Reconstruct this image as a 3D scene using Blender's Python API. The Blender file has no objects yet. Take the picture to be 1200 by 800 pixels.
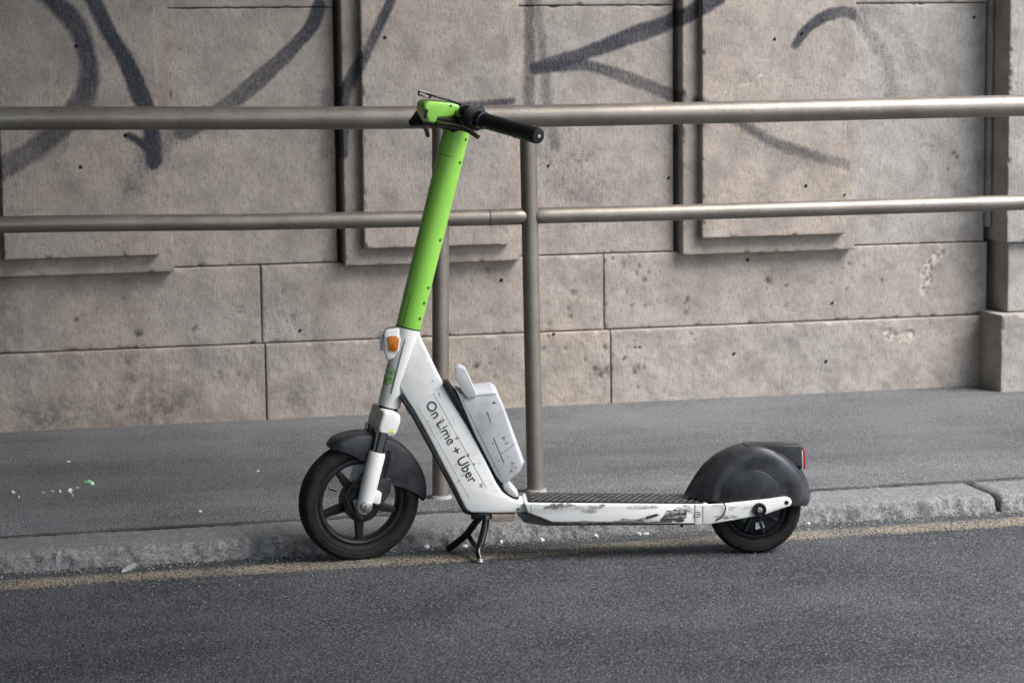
import bpy, bmesh, math, random
import numpy as np
from mathutils import Vector, Matrix
S = bpy.context.scene
COL = S.collection
PI = math.pi

# ---------------------------------------------------------------- camera
cam_d = bpy.data.cameras.new('camera'); cam = bpy.data.objects.new('camera', cam_d); COL.objects.link(cam)
cam.matrix_world = Matrix(((0.97027, 0.03969, -0.23876, 0.0), (-0.24181, 0.11648, -0.96331, 0.0),
                           (-0.01042, 0.99240, 0.12261, 1.37), (0, 0, 0, 1)))
cam_d.sensor_width = 36.0; cam_d.lens = 84.99
cam_d.clip_start = 0.1; cam_d.clip_end = 500
cam_d.dof.use_dof = True; cam_d.dof.focus_distance = 6.25; cam_d.dof.aperture_fstop = 8.0
S.camera = cam

# ---------------------------------------------------------------- light
SUN_EL, SUN_AZ = math.radians(52), math.radians(130)     # azimuth clockwise from +Y
world = bpy.data.worlds.new('World'); S.world = world; world.use_nodes = True
wt = world.node_tree
sky = wt.nodes.new('ShaderNodeTexSky'); sky.sky_type = 'NISHITA'; sky.sun_disc = False
sky.sun_elevation = SUN_EL; sky.sun_rotation = SUN_AZ; sky.dust_density = 1.5; sky.air_density = 1.0; sky.ozone_density = 1.0
bg = wt.nodes['Background']; bg.inputs['Strength'].default_value = 0.085
wt.links.new(sky.outputs[0], bg.inputs['Color'])
sun_d = bpy.data.lights.new('sun', 'SUN'); sun_d.energy = 1.5; sun_d.angle = math.radians(40); sun_d.color = (1.0, 0.985, 0.96)
sun = bpy.data.objects.new('sun', sun_d); COL.objects.link(sun)
sdir = Vector((math.sin(SUN_AZ) * math.cos(SUN_EL), math.cos(SUN_AZ) * math.cos(SUN_EL), math.sin(SUN_EL)))
sun.rotation_euler = sdir.to_track_quat('Z', 'Y').to_euler()
sun.location = (6, -4, 9)
S.view_settings.view_transform = 'Standard'; S.view_settings.look = 'None'; S.view_settings.gamma = 1.0
S.view_settings.use_curve_mapping = False
S.view_settings.exposure = 2.1

# ---------------------------------------------------------------- node helpers
def new_mat(name):
    m = bpy.data.materials.new(name); m.use_nodes = True
    return m, m.node_tree, m.node_tree.nodes['Principled BSDF']
def nd(t, typ, ins=None, **props):
    n = t.nodes.new(typ)
    for k, v in props.items(): setattr(n, k, v)
    for k, v in (ins or {}).items():
        s = n.inputs[k]
        if isinstance(v, bpy.types.NodeSocket): t.links.new(v, s)
        else: s.default_value = v
    return n
def rgba(c): return (c[0], c[1], c[2], 1.0)
def mixc(t, f, a, b, blend='MIX'):
    n = t.nodes.new('ShaderNodeMix'); n.data_type = 'RGBA'; n.blend_type = blend
    for i, v in ((0, f), (6, a), (7, b)):
        if isinstance(v, bpy.types.NodeSocket): t.links.new(v, n.inputs[i])
        else: n.inputs[i].default_value = rgba(v) if i else v
    return n.outputs[2]
def mth(t, op, a, b=None, c=None, clamp=False):
    n = t.nodes.new('ShaderNodeMath'); n.operation = op; n.use_clamp = clamp
    for i, v in enumerate((a, b, c)):
        if v is None: continue
        if isinstance(v, bpy.types.NodeSocket): t.links.new(v, n.inputs[i])
        else: n.inputs[i].default_value = v
    return n.outputs[0]
def ramp(t, f, a, b, lo=0.0, hi=1.0):
    n = nd(t, 'ShaderNodeMapRange', {'Value': f, 'From Min': a, 'From Max': b, 'To Min': lo, 'To Max': hi}); n.clamp = True
    return n.outputs[0]
def pos(t, scale=(1, 1, 1), obj=False, rot=(0, 0, 0)):
    s = nd(t, 'ShaderNodeTexCoord').outputs['Object'] if obj else nd(t, 'ShaderNodeNewGeometry').outputs['Position']
    return nd(t, 'ShaderNodeMapping', {'Vector': s, 'Scale': scale, 'Rotation': rot}).outputs[0]
def noise(t, v, scale, detail=3.0, rough=0.55, dist=0.0):
    return nd(t, 'ShaderNodeTexNoise', {'Vector': v, 'Scale': scale, 'Detail': detail, 'Roughness': rough, 'Distortion': dist}).outputs['Fac']
def voro(t, v, scale, out='Distance', feature='F1'):
    return nd(t, 'ShaderNodeTexVoronoi', {'Vector': v, 'Scale': scale}, feature=feature).outputs[out]
def bump(t, h, strength, dist, normal=None):
    ins = {'Height': h, 'Strength': strength, 'Distance': dist}
    if normal is not None: ins['Normal'] = normal
    return nd(t, 'ShaderNodeBump', ins).outputs[0]
def attr(t, name): return nd(t, 'ShaderNodeAttribute', attribute_name=name).outputs['Fac']

# ---------------------------------------------------------------- materials
def mat_stone():
    m, t, b = new_mat('sandstone'); p = pos(t)
    c = mixc(t, ramp(t, noise(t, p, 1.7, 4), .36, .64), (.40, .325, .258), (.358, .312, .27))
    c = mixc(t, ramp(t, attr(t, 'tone'), 0, 1), c, mixc(t, .7, c, (.37, .352, .33)))
    c = mixc(t, ramp(t, noise(t, p, 9, 5, .6), .42, .70, 0, .65), c, (.175, .15, .13))           # grime clouds
    c = mixc(t, ramp(t, noise(t, p, 4.3, 4, .65), .60, .75, 0, .5), c, (.44, .39, .32))           # bleached patches
    tool = noise(t, pos(t, (1, 1, .20)), 215, 2, .65)                                               # vertical combing
    tool2 = noise(t, pos(t, (.30, 1, 1)), 215, 2, .65)
    grain = noise(t, p, 330, 2, .7)
    tl = mth(t, 'ADD', mth(t, 'MULTIPLY', tool, .62), mth(t, 'MULTIPLY', tool2, .38))
    c = mixc(t, ramp(t, tl, .34, .52, .55, 0), c, (.13, .112, .098))                                # dirt in the tool grooves
    c = mixc(t, ramp(t, grain, .55, .8, 0, .35), c, (.50, .46, .41))
    pore = ramp(t, voro(t, p, 55), .05, .13, 1, 0)
    pm = mth(t, 'MULTIPLY', pore, ramp(t, noise(t, p, 6, 2), .52, .62))
    c = mixc(t, mth(t, 'MULTIPLY', pm, .85), c, (.05, .044, .04))
    c = mixc(t, ramp(t, attr(t, 'stain'), .10, .95, 0, .9), c, (.045, .04, .037))
    c = mixc(t, mth(t, 'MULTIPLY', attr(t, 'blot'), ramp(t, noise(t, p, 30, 5, .7), .34, .62)), c, (.12, .10, .085))
    c = mixc(t, attr(t, 'scar'), c, mixc(t, ramp(t, noise(t, p, 60, 4), .38, .6), (.18, .155, .125), (.55, .50, .42)))
    pg = mth(t, 'ADD', mth(t, 'MULTIPLY', mth(t, 'SUBTRACT', tl, .5), 1.3), mth(t, 'MULTIPLY', mth(t, 'SUBTRACT', grain, .5), .7))
    pf = mth(t, 'MULTIPLY', ramp(t, mth(t, 'SUBTRACT', attr(t, 'paint'), mth(t, 'MULTIPLY', pg, .7)), .06, 1.0), ramp(t, attr(t, 'paint'), .02, .15))
    c = mixc(t, pf, c, (.030, .033, .044))
    t.links.new(c, b.inputs['Base Color']); b.inputs['Roughness'].default_value = .9
    b.inputs['Specular IOR Level'].default_value = .25
    h = mth(t, 'ADD', mth(t, 'MULTIPLY', tl, 1.0), mth(t, 'MULTIPLY', grain, .35))
    h = mth(t, 'SUBTRACT', h, mth(t, 'MULTIPLY', pm, .8))
    n1 = bump(t, noise(t, p, 40, 4, .65), .25, .005)
    t.links.new(bump(t, h, .75, .003, n1), b.inputs['Normal'])
    return m
def mat_asphalt(name, dark, light, gap, cell, fine, rough=.85, dust=(.17, .16, .15), blot=.35):
    m, t, b = new_mat(name); p = pos(t)
    v = nd(t, 'ShaderNodeTexVoronoi', {'Vector': p, 'Scale': cell, 'Randomness': 1.0})
    v2 = nd(t, 'ShaderNodeTexVoronoi', {'Vector': p, 'Scale': fine})
    rnd = nd(t, 'ShaderNodeSeparateColor', {'Color': v.outputs['Color']}).outputs[0]
    rnd2 = nd(t, 'ShaderNodeSeparateColor', {'Color': v2.outputs['Color']}).outputs[1]
    c = mixc(t, mth(t, 'POWER', mth(t, 'ADD', mth(t, 'MULTIPLY', rnd, .6), mth(t, 'MULTIPLY', rnd2, .4)), 1.6), dark, light)
    gp = ramp(t, v.outputs['Distance'], .38, .72, 0, .75)
    c = mixc(t, gp, c, gap)
    c = mixc(t, mth(t, 'MULTIPLY', ramp(t, nd(t, 'ShaderNodeSeparateColor', {'Color': v.outputs['Color']}).outputs[2], .90, .97), ramp(t, v.outputs['Distance'], .25, .45, .45, 0)), c, (.34, .34, .34))
    c = mixc(t, ramp(t, noise(t, p, 2.3, 5, .6), .38, .70, 0, blot), c, dust)
    c = mixc(t, ramp(t, noise(t, pos(t, (.25, 1.6, 1)), 2.0, 4, .6), .5, .75, 0, blot), c, gap)
    t.links.new(c, b.inputs['Base Color']); b.inputs['Roughness'].default_value = rough
    b.inputs['Specular IOR Level'].default_value = .35
    h = mth(t, 'SUBTRACT', mth(t, 'MULTIPLY', rnd, .35), v.outputs['Distance'])
    h = mth(t, 'SUBTRACT', h, mth(t, 'MULTIPLY', v2.outputs['Distance'], .35))
    t.links.new(bump(t, h, .8, .006), b.inputs['Normal'])
    return m
def mat_kerb():
    m, t, b = new_mat('kerb_granite'); p = pos(t)
    v = nd(t, 'ShaderNodeTexVoronoi', {'Vector': p, 'Scale': 170})
    r = nd(t, 'ShaderNodeSeparateColor', {'Color': v.outputs['Color']}).outputs[0]
    c = mixc(t, r, (.10, .10, .099), (.25, .247, .24))
    c = mixc(t, ramp(t, noise(t, p, 7, 5, .65), .45, .7, 0, .6), c, (.13, .12, .11))
    c = mixc(t, ramp(t, noise(t, p, 120, 3, .7), .60, .70, 0, .8), c, (.06, .055, .05))
    t.links.new(c, b.inputs['Base Color']); b.inputs['Roughness'].default_value = .9
    t.links.new(bump(t, noise(t, p, 140, 4, .7), .8, .006), b.inputs['Normal'])
    return m
def mat_line():
    m, t, b = new_mat('worn_yellow_paint'); p = pos(t)
    v = nd(t, 'ShaderNodeTexVoronoi', {'Vector': p, 'Scale': 120})
    c = mixc(t, ramp(t, noise(t, p, 150, 3, .7), .35, .65), (.29, .235, .155), (.44, .39, .285))
    t.links.new(c, b.inputs['Base Color']); b.inputs['Roughness'].default_value = .85
    worn = mth(t, 'ADD', mth(t, 'MULTIPLY', v.outputs['Distance'], .55), mth(t, 'MULTIPLY', noise(t, p, 5, 4, .6), .55))
    worn = mth(t, 'ADD', worn, mth(t, 'MULTIPLY', attr(t, 'edge'), .5))
    a = ramp(t, worn, .40, .78, .72, .0)
    t.links.new(a, b.inputs['Alpha'])
    t.links.new(bump(t, v.outputs['Distance'], .7, -.005), b.inputs['Normal'])
    return m
def mat_simple(name, col, rough=.5, metal=0.0, var=.0, scale=40, col2=None, bmp=0.0, bscale=200, spec=.5, coat=0.0):
    m, t, b = new_mat(name)
    p = pos(t, obj=True)
    if col2 is not None:
        c = mixc(t, ramp(t, noise(t, p, scale, 5, .65), .40, .66), col, col2); t.links.new(c, b.inputs['Base Color'])
    else: b.inputs['Base Color'].default_value = rgba(col)
    if var: t.links.new(ramp(t, noise(t, p, scale * 1.7, 4), .3, .7, rough - var, rough + var), b.inputs['Roughness'])
    else: b.inputs['Roughness'].default_value = rough
    b.inputs['Metallic'].default_value = metal; b.inputs['Specular IOR Level'].default_value = spec
    b.inputs['Coat Weight'].default_value = coat; b.inputs['Coat Roughness'].default_value = .15
    if bmp: t.links.new(bump(t, noise(t, p, bscale, 4, .6), bmp, .002), b.inputs['Normal'])
    return m
def mat_white(name='scooter_white', base=(.76, .745, .71), dirt=(.40, .365, .32), amt=.6):
    m, t, b = new_mat(name); p = pos(t, obj=True)
    c = mixc(t, ramp(t, noise(t, p, 7, 5, .7), .50, .80, 0, amt), base, dirt)
    c = mixc(t, ramp(t, noise(t, p, 46, 4, .75), .66, .74, 0, amt), c, (.20, .185, .165))
    scr = noise(t, pos(t, (26, 26, 210), obj=True, rot=(0, .5, 0)), 1.0, 2, .5)
    scr = mth(t, 'MULTIPLY', ramp(t, scr, .70, .76), ramp(t, noise(t, p, 9, 2), .5, .62))
    c = mixc(t, mth(t, 'MULTIPLY', scr, .6), c, (.22, .20, .18))
    t.links.new(c, b.inputs['Base Color'])
    t.links.new(ramp(t, noise(t, p, 20, 4), .3, .7, .32, .55), b.inputs['Roughness'])
    b.inputs['Specular IOR Level'].default_value = .45
    t.links.new(bump(t, noise(t, p, 90, 3), .08, .002), b.inputs['Normal'])
    return m
def mat_green():
    m, t, b = new_mat('green_paint'); p = pos(t, obj=True)
    c = mixc(t, ramp(t, noise(t, p, 9, 5, .7), .52, .8, 0, .35), (.30, .66, .085), (.18, .45, .05))
    c = mixc(t, ramp(t, noise(t, p, 75, 3, .7), .70, .76, 0, .5), c, (.45, .55, .30))
    t.links.new(c, b.inputs['Base Color'])
    t.links.new(ramp(t, noise(t, p, 30, 4), .3, .7, .28, .42), b.inputs['Roughness'])
    b.inputs['Specular IOR Level'].default_value = .5; b.inputs['Coat Weight'].default_value = .4; b.inputs['Coat Roughness'].default_value = .12
    return m
def mat_scuff(name, col, lo, hi):
    m, t, b = new_mat(name)
    b.inputs['Base Color'].default_value = rgba(col); b.inputs['Roughness'].default_value = .75
    n = mth(t, 'ADD', mth(t, 'MULTIPLY', noise(t, pos(t, (16, 40, 170), obj=True), 1.0, 4, .7), .65), mth(t, 'MULTIPLY', noise(t, pos(t, obj=True), 90, 4, .7), .35))
    t.links.new(ramp(t, n, lo, hi, 0, 1), b.inputs['Alpha'])
    return m
def mat_steel():
    m, t, b = new_mat('weathered_rail_steel'); p = pos(t)
    c = mixc(t, ramp(t, noise(t, p, 6, 5, .65), .35, .68), (.27, .238, .198), (.19, .163, .135))
    c = mixc(t, ramp(t, noise(t, p, 60, 4, .7), .56, .70, 0, .75), c, (.16, .125, .09))
    t.links.new(c, b.inputs['Base Color']); b.inputs['Metallic'].default_value = .6
    t.links.new(ramp(t, noise(t, p, 25, 5, .7), .3, .7, .38, .54), b.inputs['Roughness'])
    t.links.new(bump(t, noise(t, p, 180, 3), .12, .002), b.inputs['Normal'])
    return m
STONE = mat_stone()
ROAD = mat_asphalt('road_asphalt', (.026, .0275, .032), (.125, .128, .136), (.012, .0125, .014), 120, 300, dust=(.108, .111, .117), blot=.55)
PAVE = mat_asphalt('pavement_asphalt', (.085, .086, .088), (.26, .261, .264), (.05, .05, .051), 170, 400, dust=(.215, .212, .207), blot=.5)
KERB = mat_kerb(); LINE = mat_line(); STEEL = mat_steel()
WHITE = mat_white(); GREEN = mat_green()
BATT = mat_white('battery_grey', (.50, .505, .51), (.27, .27, .27), .85)
TYRE = mat_simple('tyre_rubber', (.011, .0105, .010), .75, col2=(.024, .022, .020), scale=30, bmp=.3, spec=.2)
BLACK = mat_simple('black_plastic', (.010, .010, .011), .42, var=.1, scale=30, col2=(.017, .017, .018), spec=.3)
FEND = mat_simple('fender_plastic', (.012, .0125, .0145), .36, var=.08, scale=14, col2=(.042, .043, .048), bmp=.05, spec=.35)
GLOSS = mat_simple('gloss_black', (.012, .012, .013), .2)
CHROME = mat_simple('stanchion_metal', (.35, .35, .36), .25, 1.0)
STEELD = mat_simple('dark_metal', (.10, .10, .10), .4, .8, var=.1, scale=60)
NUT = mat_simple('nut_metal', (.35, .34, .32), .4, .9)
ORANGE = mat_simple('orange_reflector', (.62, .19, .01), .25, col2=(.42, .11, .01), scale=60, bmp=.2, bscale=400)
RED = mat_simple('red_lens', (.32, .015, .015), .25)
LENS = mat_simple('grey_lens', (.42, .42, .42), .25)
BROWN = mat_simple('brown_plate', (.34, .26, .19), .7, col2=(.18, .14, .11), scale=40)
DARKB = mat_simple('dark_underside', (.07, .06, .05), .7, col2=(.035, .03, .027), scale=40)
INK = mat_simple('black_print', (.012, .012, .013), .5)
SEAM = mat_simple('seam_line', (.10, .10, .10), .7)
DGREEN = mat_simple('dark_green_seam', (.03, .10, .01), .6)
LIME = mat_simple('logo_green', (.20, .50, .06), .5)
YEL = mat_simple('yellow_sticker', (.85, .75, .05), .5)
PAPER = mat_simple('scrap_white', (.58, .58, .56), .8, col2=(.38, .37, .36), scale=90)
SCRAPG = mat_simple('scrap_green', (.08, .38, .12), .4, col2=(.65, .75, .65), scale=50)
SCUFFD = mat_scuff('scuff_dark', (.022, .020, .018), .38, .56)
SCUFFB = mat_scuff('scuff_brown', (.17, .145, .12), .43, .68)
CONC = mat_simple('concrete', (.32, .31, .29), .9, col2=(.24, .23, .22), scale=3)

# ---------------------------------------------------------------- object helpers
def link(o, parent=None):
    COL.objects.link(o)
    if parent is not None: o.parent = parent
    return o
def empty(name, loc=(0, 0, 0), rz=0.0, parent=None):
    o = bpy.data.objects.new(name, None); o.location = loc; o.rotation_euler = (0, 0, rz); o.empty_display_size = .1
    return link(o, parent)
def tag(o, label=None, cat=None, group=None, kind=None):
    for k, v in (('label', label), ('category', cat), ('group', group), ('kind', kind)):
        if v: o[k] = v
    return o
def mesh_obj(name, verts, faces, mat, parent=None, smooth=True, angle=40, bevel=0.0, seg=3):
    me = bpy.data.meshes.new(name)
    me.from_pydata([tuple(map(float, v)) for v in verts], [], faces)
    bm = bmesh.new(); bm.from_mesh(me); bmesh.ops.recalc_face_normals(bm, faces=bm.faces)
    if bevel:
        es = [e for e in bm.edges if len(e.link_faces) == 2 and e.calc_face_angle(0) > math.radians(24)]
        bmesh.ops.bevel(bm, geom=es, offset=bevel, segments=seg, profile=.5, affect='EDGES', clamp_overlap=True)
    bm.to_mesh(me); bm.free()
    me.materials.append(mat)
    if smooth:
        me.polygons.foreach_set('use_smooth', [True] * len(me.polygons)); me.set_sharp_from_angle(angle=math.radians(angle))
    return link(bpy.data.objects.new(name, me), parent)
def prism(pts, t0, t1, X=lambda a, t, z: (a, t, z)):
    n = len(pts)
    v = [X(a, t0, z) for a, z in pts] + [X(a, t1, z) for a, z in pts]
    f = [list(range(n)), list(range(2 * n - 1, n - 1, -1))] + [[i, (i + 1) % n, n + (i + 1) % n, n + i] for i in range(n)]
    return v, f
def box(x0, x1, y0, y1, z0, z1, X=lambda a, t, z: (a, t, z)):
    return prism([(x0, z0), (x1, z0), (x1, z1), (x0, z1)], y0, y1, X)
def merge(*vf):
    V, Fc = [], []
    for v, f in vf:
        k = len(V); V += list(v); Fc += [[i + k for i in q] for q in f]
    return V, Fc
def tube(path, rad, n=16, caps=True):
    P = [Vector(p) for p in path]; m = len(P)
    R = list(rad) if hasattr(rad, '__len__') else [rad] * m
    T = []
    for i in range(m):
        a = (P[i] - P[i - 1]).normalized() if i else (P[1] - P[0]).normalized()
        b = (P[i + 1] - P[i]).normalized() if i < m - 1 else a
        d = a + b; T.append(d.normalized() if d.length > 1e-6 else a)
    up = Vector((0, 0, 1)) if abs(T[0].z) < .9 else Vector((1, 0, 0))
    N = (up - T[0] * up.dot(T[0])).normalized()
    V, Fc = [], []
    for i in range(m):
        N = (N - T[i] * N.dot(T[i])).normalized(); B = T[i].cross(N)
        for k in range(n):
            a = 2 * PI * k / n; V.append(tuple(P[i] + (N * math.cos(a) + B * math.sin(a)) * R[i]))
    for i in range(m - 1):
        for k in range(n):
            Fc.append([i * n + k, i * n + (k + 1) % n, (i + 1) * n + (k + 1) % n, (i + 1) * n + k])
    if caps: Fc += [list(range(n - 1, -1, -1)), list(range((m - 1) * n, m * n))]
    return V, Fc
def lathe(profile, X, n=48, closed=True):
    """profile: (radius, axial) pairs; X(a, b, c) maps ring plane (a, b) and axial c into the space."""
    m = len(profile); V = []; Fc = []
    for k in range(n):
        a = 2 * PI * k / n
        for r, c in profile: V.append(X(r * math.cos(a), r * math.sin(a), c))
    for k in range(n):
        k2 = (k + 1) % n
        for j in range(m if closed else m - 1):
            j2 = (j + 1) % m
            Fc.append([k * m + j, k * m + j2, k2 * m + j2, k2 * m + j])
    return V, Fc
def disc(X, r, c0, c1, n=32): return lathe([(.0005, c0), (r, c0), (r, c1), (.0005, c1)], X, n)
def smooth_line(pts, k=8):
    P = [pts[0]] + list(pts) + [pts[-1]]; out = []
    for i in range(1, len(P) - 2):
        p0, p1, p2, p3 = [np.array(q, float) for q in P[i - 1:i + 3]]
        for j in range(k):
            u = j / k
            out.append(.5 * (2 * p1 + (p2 - p0) * u + (2 * p0 - 5 * p1 + 4 * p2 - p3) * u * u + (3 * p1 - p0 - 3 * p2 + p3) * u ** 3))
    out.append(np.array(pts[-1], float)); return np.array(out)
def bez_round(pts, k=5): return [tuple(q) for q in smooth_line(pts, k)]
# numpy value noise
def _h(ix, iy, s):
    with np.errstate(over='ignore'):
        v = (ix.astype(np.int64) * 374761393 + iy.astype(np.int64) * 668265263 + s * 974634777) & 0xffffffff
        v = ((v ^ (v >> 13)) * 1274126177) & 0xffffffff
        return ((v ^ (v >> 16)) & 0xffff) / 65535.0
def vn(x, y, s=0):
    ix = np.floor(x); iy = np.floor(y); fx = x - ix; fy = y - iy
    fx = fx * fx * (3 - 2 * fx); fy = fy * fy * (3 - 2 * fy)
    a = _h(ix, iy, s); b = _h(ix + 1, iy, s); c = _h(ix, iy + 1, s); d = _h(ix + 1, iy + 1, s)
    return (a * (1 - fx) + b * fx) * (1 - fy) + (c * (1 - fx) + d * fx) * fy
def fbm(x, y, o=4, s=0):
    r = 0; a = .5
    for i in range(o): r = r + a * vn(x * 2 ** i, y * 2 ** i, s + i); a *= .5
    return r / (1 - .5 ** o)

# ---------------------------------------------------------------- measured outlines (metres)
Q = {'arm': [(0.92, 0.1456), (0.9725, 0.1469), (1.0957, 0.1573), (1.1414, 0.1634), (1.1552, 0.1585), (1.1598, 0.148), (1.1552, 0.1377), (1.137, 0.1323), (1.0913, 0.117),
         (1.0044, 0.1024), (0.9359, 0.0921), (0.92, 0.0924)],
 'armhole': [(1.1451, 0.1472)],
 'axnut': [(0.0171, 0.1685)],
 'bar': [(0.2924, 1.1845)],
 'battery': [(0.2641, 0.4713), (0.2753, 0.462), (0.3197, 0.4784), (0.3581, 0.4798), (0.3724, 0.4672), (0.3944, 0.4121), (0.4496, 0.263), (0.4334, 0.2324), (0.4082, 0.211),
             (0.3877, 0.2079), (0.372, 0.229), (0.3167, 0.3402)],
 'bfoot': [(0.3883, 0.2098), (0.4065, 0.2141), (0.4155, 0.1955), (0.4335, 0.1732), (0.4288, 0.1652), (0.4084, 0.1748), (0.3926, 0.1912)],
 'bhandle': [(0.2673, 0.5205), (0.2764, 0.5237), (0.2944, 0.5166), (0.3076, 0.4867), (0.3251, 0.443), (0.3002, 0.4377), (0.2846, 0.4574), (0.2692, 0.4919)],
 'blob': [(0.1734, 1.1516), (0.1577, 1.1631), (0.1784, 1.1809)],
 'boss': [(1.0721, 0.13)],
 'brownbox': [(0.3593, 0.1241), (0.4138, 0.1231), (0.423, 0.1252), (0.4183, 0.1091), (0.4137, 0.1046), (0.3591, 0.1056)],
 'clusterA': [(0.3022, 1.1861)],
 'crown': [(0.0538, 0.4277), (0.1099, 0.4142), (0.1165, 0.4038), (0.1114, 0.3697), (0.1021, 0.3525), (0.0459, 0.3617), (0.0396, 0.3878), (0.039, 0.4143)],
 'deck': [(0.4451, 0.1586), (0.9339, 0.1449), (0.9339, 0.0918), (0.5195, 0.1042), (0.4855, 0.1187), (0.4539, 0.1313)],
 'deckchin': [(0.4317, 0.1316), (0.4635, 0.131), (0.5223, 0.1045), (0.6179, 0.1015), (0.5678, 0.099), (0.495, 0.1004), (0.4632, 0.1056)],
 'fendC': [(0.878, 0.1605), (0.9173, 0.225), (0.9587, 0.2661), (1.0047, 0.2885), (1.0508, 0.2946), (1.1015, 0.2914), (1.1638, 0.2601), (1.2033, 0.2128), (1.222, 0.1518),
           (1.2106, 0.124)],
 'fendM': [(0.9341, 0.1503), (0.9479, 0.2033), (0.9798, 0.2535), (1.021, 0.2827), (1.0666, 0.2934), (1.1147, 0.2811), (1.1583, 0.248), (1.1906, 0.2012), (1.2069, 0.1476),
           (1.1978, 0.1327)],
 'fendN': [(0.9509, 0.1523), (0.9669, 0.2005), (0.9943, 0.2392), (1.0285, 0.2593), (1.065, 0.2656), (1.1015, 0.2557), (1.1313, 0.2321), (1.152, 0.1971), (1.1613, 0.1554),
           (1.1568, 0.1369)],
 'front': [(0.0028, 0.1558), (-0.0712, 0.3258), (0.1784, 0.1502)],
 'gasket': [(0.235, 0.4775), (0.2485, 0.4784), (0.2729, 0.4449), (0.3172, 0.3641), (0.3593, 0.2853), (0.3882, 0.2249), (0.3971, 0.2063), (0.4219, 0.1851), (0.4353, 0.1664),
            (0.4307, 0.1607), (0.4081, 0.1692), (0.3877, 0.1857), (0.3654, 0.223), (0.3256, 0.3089), (0.2813, 0.3945)],
 'grip0': [(0.3391, 1.1732)],
 'grip1': [(0.442, 1.1491), (0.484, 1.1357)],
 'head': [(0.1807, 1.2156), (0.1958, 1.2265), (0.2298, 1.2239), (0.2631, 1.2191), (0.2831, 1.2122), (0.2781, 1.1723), (0.2646, 1.1636), (0.2171, 1.163), (0.1933, 1.1667),
          (0.1826, 1.1934)],
 'headblack': [(0.2204, 1.1886), (0.2649, 1.1881), (0.2875, 1.2078), (0.3051, 1.1942), (0.3047, 1.1587), (0.2689, 1.1502), (0.2199, 1.1575)],
 'headlight': [(0.069, 0.6102), (0.079, 0.6123), (0.0788, 0.5646), (0.0694, 0.5647)],
 'hlhouse': [(0.0793, 0.6133), (0.0884, 0.6211), (0.1223, 0.6262), (0.126, 0.5785), (0.1074, 0.5447), (0.087, 0.5382), (0.0807, 0.5633)],
 'kleg1': [(0.346, 0.0995), (0.3296, 0.0627), (0.3201, 0.0327)],
 'kleg2': [(0.3249, 0.0973), (0.2921, 0.0511), (0.2688, 0.0258)],
 'kpivot': [(0.3484, 0.1075)],
 'legtab': [(0.0434, 0.2137), (0.0682, 0.2076), (0.0654, 0.1777), (0.0382, 0.1725)],
 'lev2': [(0.1801, 1.1447), (0.1936, 1.1355), (0.2002, 1.1195)],
 'lever': [(0.2235, 1.1602), (0.2454, 1.1556), (0.2784, 1.1541), (0.3047, 1.1461), (0.3266, 1.1338)],
 'logo': [(0.0819, 0.4995)],
 'reflector': [(0.0903, 0.6011), (0.0949, 0.6056), (0.1152, 0.6053), (0.1213, 0.5959), (0.1168, 0.5675), (0.1116, 0.5637), (0.0943, 0.5656)],
 'ring': [(0.3262, 1.1818)],
 'rw': [(1.0741, 0.1219)],
 'scuff1': [(0.8289, 0.1332), (0.8859, 0.1299), (0.8676, 0.1002), (0.8038, 0.1014)],
 'scuff2': [(0.6174, 0.1441), (0.6515, 0.1481), (0.6355, 0.1299), (0.5991, 0.1283)],
 'scuff3': [(0.6899, 0.1035), (0.7195, 0.1122), (0.7878, 0.1063), (0.8038, 0.0991), (0.6899, 0.0989)],
 'scuff4': [(0.5266, 0.155), (0.5675, 0.1531), (0.5947, 0.1445), (0.5379, 0.141)],
 'sidedisc': [(1.0515, 0.1528)],
 'spine': [(0.1513, 0.6117), (0.1694, 0.6205), (0.1824, 0.5863), (0.2173, 0.5108), (0.2535, 0.4373), (0.3033, 0.3541), (0.3475, 0.2639), (0.3718, 0.2105), (0.3897, 0.1814),
           (0.4122, 0.166), (0.4349, 0.1575), (0.4644, 0.1523), (0.4642, 0.1269), (0.3595, 0.1277), (0.305, 0.1299), (0.2914, 0.1382), (0.2627, 0.1987), (0.2362, 0.2498),
           (0.2076, 0.3077), (0.179, 0.3631), (0.1549, 0.407), (0.1285, 0.4485), (0.1154, 0.4738)],
 'spine_trim': [(0.1239, 0.4478), (0.1548, 0.4039), (0.2076, 0.3046), (0.2628, 0.1955), (0.2915, 0.1349), (0.3073, 0.1231), (0.2982, 0.1221), (0.2824, 0.1305), (0.2536, 0.191),
                (0.1985, 0.2978), (0.1479, 0.3949), (0.1171, 0.4434)],
 'stembolts': [(0.3042, 1.1187), (0.2878, 1.0587), (0.2335, 0.8556), (0.2003, 0.7299), (0.1885, 0.6893), (0.1766, 0.6488)],
 'tailbox': [(1.0377, 0.296), (1.1019, 0.2961), (1.1938, 0.2921), (1.1963, 0.2296), (1.171, 0.2393), (1.1295, 0.2678)],
 'taillight': [(1.1944, 0.2903), (1.2027, 0.2774), (1.2043, 0.231), (1.1981, 0.2265)],
 'txt': [(0.1912, 0.4202), (0.2026, 0.4291), (0.3059, 0.2027), (0.2923, 0.2076)],
 'visor0': [(0.2056, 1.2396), (0.281, 1.2143)],
 'visor1': [(0.179, 1.2466), (0.2056, 1.2396)]}
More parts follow.
